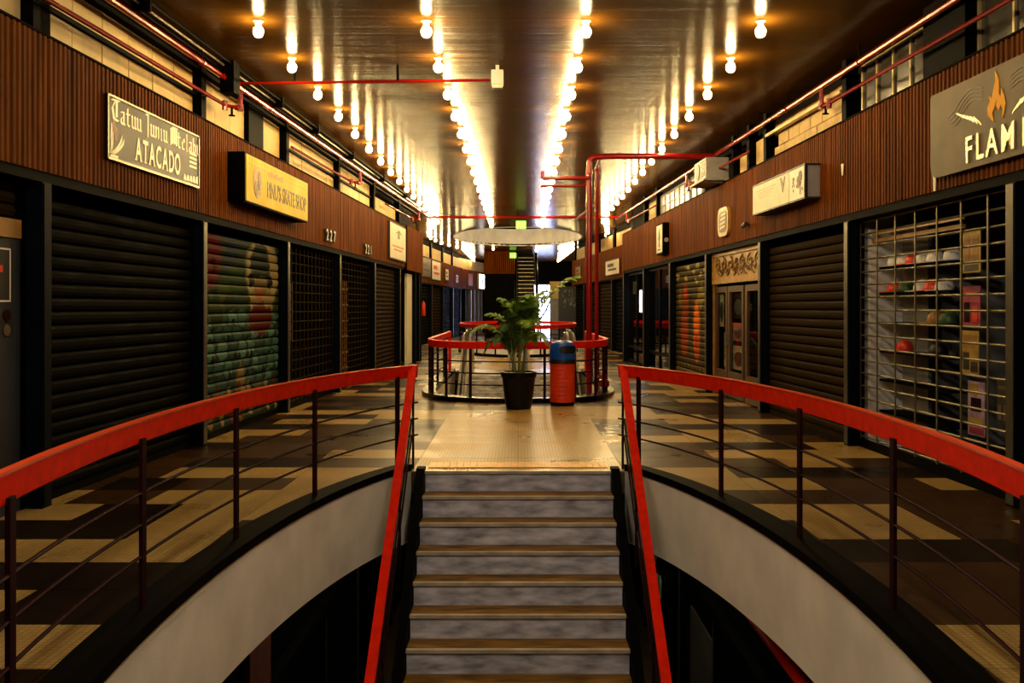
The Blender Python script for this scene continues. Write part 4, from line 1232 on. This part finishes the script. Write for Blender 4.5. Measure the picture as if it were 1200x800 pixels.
for ch in 'Tatuu Juniu Mtelaby':
    if ch == ' ': x += .07; continue
    wd = .17 if ch in 'TM' else (.115 if ch != 'i' and ch != 'l' else .08)
    nib(g, GOTH[ch], x, z1 - .22 - (.0), .17 if ch not in 'TJM' else .19, wd, -.0125, 35, .16)
    x += wd * .92 + .004
g.build('gothic_lettering', silver, t)['kind'] = 'stuff'
g = MB(); x = .53
for ch, w_ in zip('ATACADO', (.15, .14, .15, .15, .15, .155, .15)):
    g.text(ch, x + w_ / 2, z0 + .075, .30, -.013, sx=.62, depth=.003, bold=.02, align='CENTER')
    if ch in 'A': 
        for dx in (-.055, .055): g.box(x + w_ / 2 + dx - .024, x + w_ / 2 + dx + .024, -.0145, -.0115, z0 + .072, z0 + .084)
    if ch == 'T':
        g.box(x + w_ / 2 - .035, x + w_ / 2 + .035, -.0145, -.0115, z0 + .072, z0 + .084)
    x += w_
g.build('lettering', silver, t)
# engraved leaf scrolls in the corners
g = MB()
for i in range(7):
    a0 = .3 + i * .22
    pts = []
    for k in range(7):
        u = k / 6; pts.append((max(.03, .05 + .34 * u * math.cos(min(1.5, a0 * .8 + .4 * u))), z0 + .06 + .28 * u * math.sin(min(1.5, a0 * .8 + .4 * u))))
    poly = [(p[0], p[1]) for p in pts] + [(p[0] + .018, p[1] - .02) for p in pts[::-1][1:-1]]
    if i in (0, 1, 5, 6): g.prism(poly, -.0125, -.010)
for i in range(5):
    x = W - .42 + i * .08
    g.prism([(x, z0 + .05), (x + .07, z0 + .04), (x + .06, z0 + .09 + .01 * i), (x + .02, z0 + .11)], -.0125, -.010)
for i in range(4):
    g.box(W - .26, W - .07, -.0125, -.01, z0 + .2 + i * .045, z0 + .222 + i * .045)
g.prism([(.06, z0 + .03), (.2, z0 + .03), (.2, z0 + .05), (.06, z0 + .05)], -.0125, -.010)
g.build('scrollwork', silver, t)['kind'] = 'stuff'
for cx, cz in ((.12, z0 + .3), (.16, z0 + .24)):
    MB().prism([(cx + .035 * math.cos(k), cz + .07 * math.sin(k)) for k in (0, .8, 1.6, 2.4, 3.2, 4, 4.8, 5.6)], -.0127, -.0105).build('pink_petal', pk, t)

lo = on_left(11.2, .01)
t = thing('lightbox_sign', 'yellow lightbox sign for a skate shop projecting from the left wall', 'sign', lo, aL)
W, z0, z1, d = 2.8, 2.8, 3.40, .22
MB().box(0, W, -d + .01, 0, z0, z1).build('casing', M['black'], t)
ysm = mat('faded_yellow_face', '#dfbf08', .5, spec=.1, var=.08, vscale=2.5, hex2='#ecd044')
MB().box(.03, W - .02, -d - .004, -d + .01, z0 + .02, z1 - .02).build('face', ysm, t)
dk = mat('faded_black_print', '#4a3c1c', .5, var=.5, vscale=9, hex2='#8f7734')
rr = MB().text("PINU'S SKATE SHOP", .82, z0 + .15, .29, -d - .007, sx=.72, depth=.004, bold=.012)
rr.build('lettering', dk, t)
g = MB()
for k in range(9): g.box(.86 + k * .075, .91 + k * .075, -d - .007, -d - .004, z0 + .42, z0 + .47 + .015 * (k % 3))
g.build('faded_marks', mat('pale_print', '#b98a2c', .5), t)
e = MB()
e.prism([(.44 + .17 * math.cos(2 * PI * k / 16), z0 + .29 + .2 * math.sin(2 * PI * k / 16)) for k in range(16)], -d - .007, -d - .003)
e.build('emblem', mat('dull_rose_print', '#b5863f', .5, var=.4, vscale=14), t)
e = MB()
e.prism([(.38 + .06 * math.cos(2 * PI * k / 10), z0 + .2 + .1 * math.sin(2 * PI * k / 10)) for k in range(10)], -d - .01, -d - .007)
e.prism([(.5 + .05 * math.cos(2 * PI * k / 10), z0 + .31 + .12 * math.sin(2 * PI * k / 10)) for k in range(10)], -d - .01, -d - .007)
e.build('emblem_shade', dk, t)
dots = MB()
for i in range(26):
    for j in range(2):
        dots.box(.12 + i * .1, .14 + i * .1, -d - .006, -d - .004, z1 - .08 - j * .06, z1 - .055 - j * .06)
dots.build('dotted_border', mat('mustard_print', '#c79c2a', .5), t)

digit = mat('dark_digit', '#1b1412', .5)
for txt, Y, zz, lab in (('227', 15.75, 2.66, 'raised house number 227, nearer of the two numbers on the wood'), ('221', 18.95, 2.62, 'raised house number 221, farther of the two numbers on the wood')):
    t = thing('shop_number', lab, 'number', on_left(Y, .03), aL)
    for i, ch in enumerate(txt):
        b = MB().text(ch, i * .25 + .1, zz + .015, .27, -.02, sx=1.15, depth=.035, bold=.045, align='CENTER').build('digit', digit, t)
        MB().text(ch, i * .25 + .1, zz + .015, .27, -.042, sx=1.1, depth=.004, bold=.0, align='CENTER').build('digit_face', M['white'], b)
def flat_sign(loc, rot, W, z0, z1, face, label, prints, frame=None, d=.05, name='shop_sign'):
    t = thing(name, label, 'sign', loc, rot)
    MB().box(0, W, -d, 0, z0, z1).build('board', frame or M['inkblack'], t)
    MB().box(.03, W - .03, -d - .004, -d, z0 + .03, z1 - .03).build('face', face, t)
    for k, (m, fn) in enumerate(prints):
        mb = MB(); fn(mb, -d - .008); mb.build('print', m, t)
    return t
def arrow(mb, y):
    mb.prism([(.7, 3.3), (1.2, 3.42), (1.7, 3.3), (1.3, 3.34), (1.3, 3.2), (1.05, 3.2), (1.05, 3.34)], y, y + .004)
flat_sign(on_left(21.7, .03), aL, 2.25, 2.68, 3.55, M['paper'], 'upright white sign with reddish print near the end of the left fascia',
          [(mat('rose_print', '#c07a5c', .5, var=.3), lambda mb, y: (mb.box(.3, 1.9, y, y + .004, 2.98, 3.02), mb.box(.5, 1.7, y, y + .004, 2.9, 2.94))),
           (M['brownink'], arrow)])
lo = on_right(8.39, .05)
t = thing('shop_sign', 'large brown metal sign with an orange flame and wings above the cap shop', 'sign', lo, aR)
W, z0, z1 = 2.16, 2.68, 3.42
fm_ = mat('bronze_board', '#4f4024', .5, .15, spec=.2, var=.3, vscale=3, bump=.05, bscale=50)
def rr_poly(x0, x1, z0, z1, r):
    p = []
    for cx, cz, a in ((x1 - r[1], z1 - r[1], 0), (x0 + r[0], z1 - r[0], 90), (x0 + r[3], z0 + r[3], 180), (x1 - r[2], z0 + r[2], 270)):
        rad = {0: r[1], 90: r[0], 180: r[3], 270: r[2]}[a]
        for k in range(5):
            b_ = math.radians(a + 22.5 * k); p.append((cx + rad * math.cos(b_), cz + rad * math.sin(b_)))
    return p
MB().prism(rr_poly(0, W, z0, z1, (.03, .03, .12, .12)), -.03, .0).build('board', fm_, t)
lm = mat('polished_letters', '#c9bb93', .25, .6)
x = .62
for ch, w_ in zip('FLAME', (.166, .158, .21, .25, .16)):
    MB().text(ch, x, z0 + .055, .3, -.036, sx=.84, depth=.012, bold=.012).build('letter', lm, t); x += w_ + (.03 if ch == 'M' else 0)
fl = [(.0, .0), (-.05, .05), (-.09, .12), (-.1, .22), (-.06, .3), (-.085, .4), (-.035, .33), (-.01, .42), (.02, .55), (.015, .7), (.07, .55), (.075, .42), (.07, .36), (.1, .3), (.11, .42), (.15, .3), (.17, .2), (.15, .08), (.12, .0), (.13, .12), (.1, .2), (.07, .13), (.035, .2), (.04, .3), (.01, .2), (-.03, .12)]
MB().prism([(1.08 + x_ * .95 - .03, 2.99 + z_ * .58) for x_, z_ in fl], -.036, -.03).build('flame', mat('orange_flame', '#ffae00', .5, spec=.1), t)
for s in (-1, 1):
    g = MB(); g2 = MB()
    for k in range(5):
        pts = []
        for i in range(9):
            u = i / 8
            pts.append((1.08 + s * (.2 + .56 * u * (1 - .06 * k)), 3.30 - k * .032 + .075 * math.sin(PI * min(1, u * 1.25)) - .12 * u))
        poly = pts + [(p[0], p[1] - .010) for p in pts[::-1]]
        if k < 4: g.prism(poly, -.034, -.03)
    for k in range(6):
        x0 = 1.08 + s * (.22 + k * .055)
        g2.prism([(x0, 3.0 + k * .022), (x0 + s * .11, 3.075 + k * .018), (x0 + s * .12, 3.098 + k * .016), (x0 + s * .01, 3.022 + k * .022)], -.034, -.03)
    g.build('wing', M['brownink'], t); g2.build('wing_feathers', lm, t)
lo = on_right(13.44, .01)
t = thing('lightbox_sign', 'white lightbox sign with small dark flower drawings on the right wall', 'sign', lo, aR)
W, z0, z1, d = 2.16, 2.86, 3.26, .19
MB().box(0, W, -d + .02, 0, z0, z1).build('casing', M['grey'], t)
MB().box(.0, .72 * W, -d, -d + .02, z0 + .01, z1 - .01).build('face', M['paper'], t)
MB().box(.73 * W, W - .03, -d, -d + .02, z0 + .01, z1 - .01).build('face', M['white'], t)
f = MB(); f.box(-.01, W + .01, -d - .006, 0, z1 - .01, z1 + .012); f.box(-.01, W + .01, -d - .006, 0, z0 - .012, z0 + .01); f.box(W - .03, W + .004, -d - .006, -d + .03, z0, z1)
f.build('edge', M['inkblack'], t)
g = MB(); y = -d - .004
def ov(cx, cz, rx, rz, n=10): g.prism([(cx + rx * math.cos(2 * PI * k / n), cz + rz * math.sin(2 * PI * k / n)) for k in range(n)], y, y + .004)
ov(1.93, 3.1, .07, .055); ov(1.99, 3.16, .06, .05); ov(1.9, 3.03, .06, .03); ov(2.03, 3.13, .03, .05); ov(1.98, 3.06, .04, .03)
g.prism([(1.985, 3.06), (2.0, 3.06), (1.995, 2.92), (1.98, 2.92)], y, y + .004)
ov(1.74, 3.13, .03, .025); ov(1.73, 3.09, .02, .02); ov(1.71, 3.05, .012, .02); ov(1.77, 3.05, .012, .02); ov(1.74, 2.99, .012, .02); ov(2.06, 2.98, .012, .02)
g.prism([(1.22, 3.22), (1.27, 3.22), (1.33, 3.12), (1.38, 3.22), (1.43, 3.22), (1.34, 3.02), (1.31, 3.02)], y, y + .004)
g.build('drawing', M['brownink'], t)
g = MB()
for k in range(4): g.box(.15 + .05 * k, 1.05 - .1 * k, -d - .003, -d, 3.16 - k * .035, 3.172 - k * .035)
g.build('fine_print', mat('faint_print', '#c4b18c', .5), t)
lo = on_right(15.95, .02)
t = thing('emblem_sign', 'small gold framed emblem with rounded corners above the carved doorway', 'sign', lo, aR)
MB().prism(rr_poly(0, .66, 2.72, 3.2, (.16, .16, .16, .16)), -.05, 0).build('frame', M['gold'], t)
MB().prism(rr_poly(.08, .58, 2.79, 3.13, (.12, .12, .12, .12)), -.056, -.05).build('face', M['brownink'], t)
g = MB()
for k in range(4): g.prism([(.17 + .02 * k, 2.84 + k * .07), (.47 + .02 * k, 2.86 + k * .07), (.49 + .01 * k, 2.9 + k * .07), (.2 + .02 * k, 2.88 + k * .07)], -.06, -.056)
g.build('lettering', M['paper'], t)
lo = on_right(21.0, .01)
t = thing('lightbox_sign', 'small upright black lightbox with a dark figure above the glass shop', 'sign', lo, aR)
MB().box(0, .7, -.15, 0, 2.7, 3.38).build('casing', M['black'], t)
MB().box(.04, .66, -.16, -.15, 2.74, 3.34).build('face', M['paper'], t)
g = MB(); g.prism([(.3, 2.86), (.42, 2.86), (.4, 2.98), (.46, 3.05), (.42, 3.2), (.38, 3.27), (.33, 3.2), (.27, 3.05), (.32, 2.98)], -.164, -.16); g.box(.2, .5, -.164, -.16, 2.79, 2.82)
g.build('print', M['inkblack'], t)
MB().tube([(.72, -.075, 3.0), (.74, -.075, 3.0)], .05, 10).build('dial', M['grey'], t, smooth=True)
t = thing('security_camera', 'tiny dark security camera on the wood beside the emblem', 'camera', on_right(14.25, .01), aR)
MB().box(-.02, .02, -.06, 0, 2.77, 2.81).build('bracket', M['inkblack'], t)
MB().tube([(-.09, -.08, 2.78), (.09, -.08, 2.8)], .035, 8).build('body', M['inkblack'], t, smooth=True)
for Y, zz, h, lab in ((10.56, 3.02, .13, 'torn scrap of white paper on the wood right of the flower sign'), (8.42, 2.58, .2, 'narrow white paper strip below the flame sign corner')):
    t = tag(MB().prism([(0, zz), (.03, zz), (.05, zz + h), (-.02, zz + h)], -.006, 0).build('paper_scrap', M['paper'], loc=on_right(Y, .03), rot=(0, 0, aR)), lab, 'paper')

# far signs
far = [(XL2, a2L, 37.2, 2.2, 2.78, 3.55, M['brownink'], 'dark square sign first on the far left fascia', 1), (XL2, a2L, 39.7, 2.4, 2.72, 3.55, M['paper'], 'white and red sign beside the dark square sign on the far left', 1),
       (XL2, a2L, 43.6, 1.0, 2.8, 3.35, M['paper'], 'small pale sign third on the far left fascia', 1), (XL2, a2L, 47.2, .9, 2.78, 3.2, M['paper'], 'smallest pale sign at the end of the far left fascia', 1),
       (XR2, a2R, 33.9, 2.5, 2.66, 3.2, M['paper'], 'black and white sign on the far right fascia behind the red pipes', -1), (XR2, a2R, 41.2, 1.4, 2.8, 3.3, M['ochre'], 'small ochre emblem sign at the end of the far right fascia', -1)]
for fx, rot, Y, W, z0, z1, m, lab, s in far:
    def pr_(mb, y, W=W, z0=z0, z1=z1):
        mb.box(W * .2, W * .8, y, y + .004, z0 + (z1 - z0) * .3, z0 + (z1 - z0) * .42); mb.box(W * .15, W * .6, y, y + .004, z0 + (z1 - z0) * .55, z0 + (z1 - z0) * .75)
    flat_sign((fx(Y) + s * .03, Y, 0), rot, W, z0, z1, m, lab, [(M['bin_red'] if 'red' in lab and 'pipes' not in lab else M['inkblack'], pr_)])
th3 = math.atan2(6.5, 1.15)
t = thing('lit_sign', 'small bright white lit sign on the rear left shop', 'sign', (-3.1 + 1.15 * .62 + .04, 50.2 + 6.5 * .62, 0), th3)
MB().box(0, 1.6, -.12, 0, 2.6, 3.5).build('casing', M['grey'], t)
MB().box(.05, 1.55, -.13, -.12, 2.65, 3.45).build('face', M['lit_white'], t)
MB().prism([(.8 + .2 * math.cos(k), 3.05 + .2 * math.sin(k)) for k in (0, 1, 2, 3, 4, 5)], -.135, -.13).build('emblem', M['brownink'], t)
t = thing('red_sign', 'small red sign on the rear left shop before the lit one', 'sign', (-3.1 + 1.15 * .25 + .04, 50.2 + 6.5 * .25, 0), th3)
MB().box(0, 1.0, -.06, 0, 2.75, 3.4).build('board', M['ochre'], t)
MB().box(.2, .8, -.066, -.06, 2.9, 3.2).build('print', M['bin_red'], t)
def exit_sign(loc, W, H, lab):
    t = thing('exit_sign', lab, 'exit sign', loc)
    MB().box(-W / 2, W / 2, 0, .05, 0, H).build('plate', M['lit_green'], t)
    g = MB()
    g.prism([(-.06 + .02 * math.cos(k), H * .78 + .02 * math.sin(k)) for k in (0, 1.2, 2.4, 3.6, 4.8)], -.006, 0)
    g.prism([(-.09, H * .4), (-.05, H * .7), (-.01, H * .66), (.0, H * .5), (.03, H * .45), (-.02, H * .45), (-.01, H * .3), (.03, H * .15), (-.01, H * .15), (-.05, H * .35), (-.1, H * .15), (-.13, H * .17)], -.006, 0)
    g.prism([(.05, H * .35), (.1, H * .35), (.1, H * .25), (.15, H * .42), (.1, H * .6), (.1, H * .5), (.05, H * .5)], -.006, 0)
    g.build('pictogram', M['paper'], t)
    for x in (-W / 3, W / 3): MB().tube([(x, .025, H), (x, .025, 4.36 - loc[2])], .006, 5).build('hanger', M['black'], t)
exit_sign((.09, 28, 3.88), .30, .24, 'green exit sign hanging in front of the oval ceiling opening')
exit_sign((-.25, 46.8, 4.0), .32, .26, 'small green exit sign at the corner of the far wooden head')

# air conditioner on the fascia, extinguisher
t = thing('air_conditioner', 'boxy air conditioner unit on a bracket above the right fascia', 'air conditioner', on_right(16.6, -.02), aR)
MB().box(0, .85, -.34, .05, 3.70, 4.06).build('body', M['grey'], t, bevel=.012)
MB().tube([(.28, -.345, 3.88), (.28, -.352, 3.88)], .14, 16).build('fan_guard', M['inkblack'], t)
for i in range(7): MB().box(.5, .8, -.35, -.34, 3.76 + i * .04, 3.775 + i * .04).build('louvre', M['inkblack'], t)
MB().box(-.1, .95, -.4, .06, 3.66, 3.69).build('tray', M['grey'], t)
for x in (.05, .8): MB().tube([(x, .0, 3.64), (x, -.36, 3.655)], .015, 6).build('bracket', M['grey'], t)
t = thing('fire_extinguisher', 'red fire extinguisher hanging by the far left shutters', 'extinguisher', (XL2(37.3) + .12, 37.3, 1.2))
MB().lathe([(.07, 0), (.085, .03), (.085, .45), (.06, .52), (.025, .56), (.025, .6)], 14).build('cylinder', M['bin_red'], t, smooth=True)
MB().box(-.02, .06, -.02, .02, .6, .66).build('valve', M['black'], t)
MB().tube([(.03, 0, .62), (.1, -.03, .5), (.1, -.03, .2)], .012, 6).build('hose', M['black'], t)
MB().box(-.16, -.07, -.03, .03, .2, .5).build('bracket', M['grey'], t)
# far right: dark stall with pale lettering, yellow board
t = thing('notice_board', 'black board with pale scrawled marks at the far right end', 'board', (2.2, 47.6, 0), 0)
MB().box(-.15, 1.2, 0, .1, 0, 2.6).build('board', M['inkblack'], t)
g = MB()
rr = random.Random(9)
for i in range(26):
    x_, z_ = rr.uniform(.05, .75), rr.uniform(1.5, 2.35)
    g.tube([(x_, -.008, z_), (x_ + rr.uniform(-.06, .06), -.008, z_ + rr.uniform(.08, .2)), (x_ + rr.uniform(-.02, .12), -.008, z_ + rr.uniform(.0, .2))], .012, 4)
g.build('chalk_marks', M['partition'], t)['kind'] = 'stuff'
t = thing('yellow_kiosk', 'narrow kiosk with a yellow board beside the bright far window', 'kiosk', (1.9, 49.5, 0), 0)
MB().box(-.2, .45, 0, .6, 0, 2.0).build('body', M['grey'], t)
MB().box(-.22, .47, -.03, .6, 2.0, 2.9).build('board', M['panel'], t)

for i, x in enumerate((-1.9, 1.9)):  # added fill lights, unseen, that lift the dark floor below
    ld = bpy.data.lights.new('lower_floor_lamp', 'POINT'); ld.energy = 9; ld.color = (1, .85, .65); ld.shadow_soft_size = .1
    lo_ = bpy.data.objects.new('lower_floor_lamp', ld); COL.objects.link(lo_); lo_.location = (x, 12.5, -1.0)
# lower level scribbles
t = thing('graffiti_tag', 'pale green scribbled lettering on the dark lower shutter', 'graffiti', (2.58, 18.2, 0), -PI / 2)
g = MB(); rr = random.Random(2)
for i in range(5):
    pts = [(i * .28 + rr.uniform(0, .25), -.01, -3.0 - (i > 2) * .5 + rr.uniform(-.3, .2)) for k in range(4)]
    g.tube(pts, .018, 4)
g.build('strokes', mat('pale_green_paint', '#8fbf9a', .6), t)

# ------------------------------------------------------------------ litter bin and palm
t = thing('litter_bin', 'round orange-red litter bin with a blue domed lid beside the palm', 'bin', (.70, 14.80, 0))
MB().lathe([(.17, 0), (.185, .0), (.185, .05), (.17, .055)], 28).build('base_ring', M['black'], t, smooth=True)
prof = [(.15, .05), (.196, .055)]
for i in range(9):
    z = .075 + i * .065; prof += [(.198, z), (.1945, z + .012), (.198, z + .024)]
prof += [(.2, .655), (.15, .66)]
MB().lathe(prof, 32).build('body', M['bin_red'], t, smooth=True)
MB().lathe([(.17, .655), (.205, .66), (.208, .70), (.205, .725), (.17, .73)], 32).build('band', M['inkblack'], t, smooth=True)
lid = MB(); n = 32
hs = [(.19, .725), (.203, .73), (.203, .78), (.202, .85), (.196, .93), (.17, .985), (.12, 1.01), (.04, 1.018), (.005, 1.018)]
rings = [[(r * math.cos(2 * PI * k / n), r * math.sin(2 * PI * k / n), z) for k in range(n)] for r, z in hs]
lid.rings(rings)
o = lid.build('lid', M['bin_blue'], t, smooth=True)
op = MB()
ring_o, ring_i = [], []
for k in range(24):
    a = 2 * PI * k / 24
    u = .155 * math.copysign(abs(math.cos(a)) ** .6, math.cos(a)); v = .062 * math.copysign(abs(math.sin(a)) ** .6, math.sin(a))
    th = -PI / 2 + .55 + u / .2
    ring_o.append((.207 * math.cos(th), .207 * math.sin(th), .875 + v)); 
    th2 = -PI / 2 + .55 + u * 1.1 / .2
    ring_i.append((.2085 * math.cos(th2), .2085 * math.sin(th2), .875 + v * 1.12))
cen = []
nseg = 24
opm = MB()
for k in range(nseg):
    k2 = (k + 1) % nseg
    # patch follows the cylinder: columns between top and bottom edge points
for k in range(1, 12):
    a, b = ring_o[k], ring_o[k + 1] if k + 1 <= 12 else ring_o[12]
    c, d_ = ring_o[(24 - k) % 24], ring_o[(24 - k - 1) % 24]
    opm.face([a, c, d_, b])
opm.face([ring_o[0], ring_o[23], ring_o[1]])
op_ = opm.build('opening', M['inkblack'], t)
rim = MB(); rim.tube(ring_i + [ring_i[0]], .007, 6); rim.build('opening_rim', M['bin_blue'], t, smooth=True)

t = thing('potted_palm', 'potted palm with arching green fronds in front of the escalator railing', 'plant', (.01, 14.30, 0))
MB().lathe([(.17, 0), (.185, .005), (.20, .06), (.235, .3), (.255, .47), (.262, .48), (.272, .49), (.272, .56), (.25, .565), (.24, .5), (.12, .49)], 32).build('pot', M['pot'], t, smooth=True)
MB().lathe([(.01, .5), (.245, .505), (.245, .49), (.01, .48)], 24).build('soil', M['soil'], t)
rr = random.Random(21)
def frond(base, tip, droop, wide, m, n=16, up=.5, name='frond', blade=.017):
    base, tip = Vector(base), Vector(tip)
    mid = (base + tip) / 2 + Vector((0, 0, up))
    pts = []
    for i in range(n + 1):
        u = i / n; p = base * (1 - u) ** 2 + mid * 2 * u * (1 - u) + tip * u * u
        p.z -= droop * u ** 3; pts.append(p)
    mb = MB(); mb.tube(pts, [.011 * (1 - .8 * i / n) for i in range(n + 1)], 5, 1)
    for i in range(3, 2 * n + 1):
        u = i / (2 * n); k = min(n - 1, int(u * n)); f_ = u * n - k
        p = pts[k].lerp(pts[k + 1], f_); tn = (pts[k + 1] - pts[k]).normalized()
        sd = tn.cross(Vector((0, 0, 1))); sd = sd.normalized() if sd.length > .05 else Vector((1, 0, 0))
        upv = sd.cross(tn)
        L_ = wide * math.sin(PI * min(.97, .12 + u * .86)) ** .7
        for s in (-1, 1):
            dr = (sd * s * .8 + tn * .62 + upv * rr.uniform(-.05, .3)).normalized()
            e = p + dr * L_ * rr.uniform(.85, 1.1); m_ = p + dr * L_ * .5 + upv * .012; e.z -= L_ * .28
            wv = tn * blade
            nn = len(mb.v)
            mb.v += [tuple(p - wv * .5), tuple(p + wv * .5), tuple(m_ + wv), tuple(m_ - wv), tuple(e)]
            mb.f += [[nn, nn + 1, nn + 2, nn + 3], [nn + 3, nn + 2, nn + 4]]; mb.m += [0, 0]
    o = mb.build(name, [m, M['stem']], t); return o
stems = [(-.05, .02), (.06, -.04), (.0, .07), (-.08, -.06), (.09, .05), (.02, -.08)]
heads = []
for i, (x, y) in enumerate(stems):
    h = .82 + .09 * i; dx, dy = x * 1.6 + rr.uniform(-.04, .04), y * 1.6
    MB().tube([(x * .6, y * .6, .49), (x * .9, y, .49 + (h - .49) * .4), (dx, dy, h)], [.016, .013, .01], 6, 0).build('stem', M['stem'], t, smooth=True)
    heads.append((dx, dy, h))
specs = [((.90, -.1, 1.98), .16, .42, 1.28, .34), ((.42, .15, 1.78), .1, .24, 1.1, .3), ((-.72, .05, 1.16), .16, .26, 1.05, .3), ((-.52, -.1, .84), .16, .22, .95, .38), ((.05, -.3, 1.62), .06, .26, 1.05, .25),
         ((-.14, -.25, 1.56), .06, .26, 1.0, .25), ((.22, -.28, 1.52), .08, .24, 1.0, .2), ((-.30, .1, 1.66), .12, .24, 1.05, .25), ((.3, -.2, 1.28), .2, .22, .95, .28), ((-.24, -.32, 1.2), .2, .22, .9, .28),
         ((.12, -.42, 1.25), .22, .24, .95, .3), ((.45, -.2, .95), .2, .2, .85, .3), ((-.36, -.25, .98), .15, .2, .85, .25), ((.18, .2, 1.72), .05, .26, 1.1, .2), ((.0, .35, 1.55), .1, .24, 1.1, .2),
         ((-.06, -.35, 1.42), .1, .26, .95, .2), ((.13, -.15, 1.66), .05, .22, 1.05, .18), ((.26, .1, .98), .2, .18, .8, .2), ((-.2, .2, .92), .2, .18, .8, .2), ((-.5, .3, 1.42), .15, .2, 1.1, .2)]
for i, (tip, dr, wd, bh, up) in enumerate(specs):
    hx, hy, hz = heads[i % 6]
    hz = min(hz, tip[2] - .1) if tip[2] < 1.0 else max(.75, min(hz, tip[2] - .35))
    frond((hx * .7, hy * .7, hz), (tip[0], tip[1], tip[2] + dr), dr, wd, M['leaf'] if i % 3 or i == 0 else M['leaf_dark'], up=up, blade=.026 if i == 0 else .017)
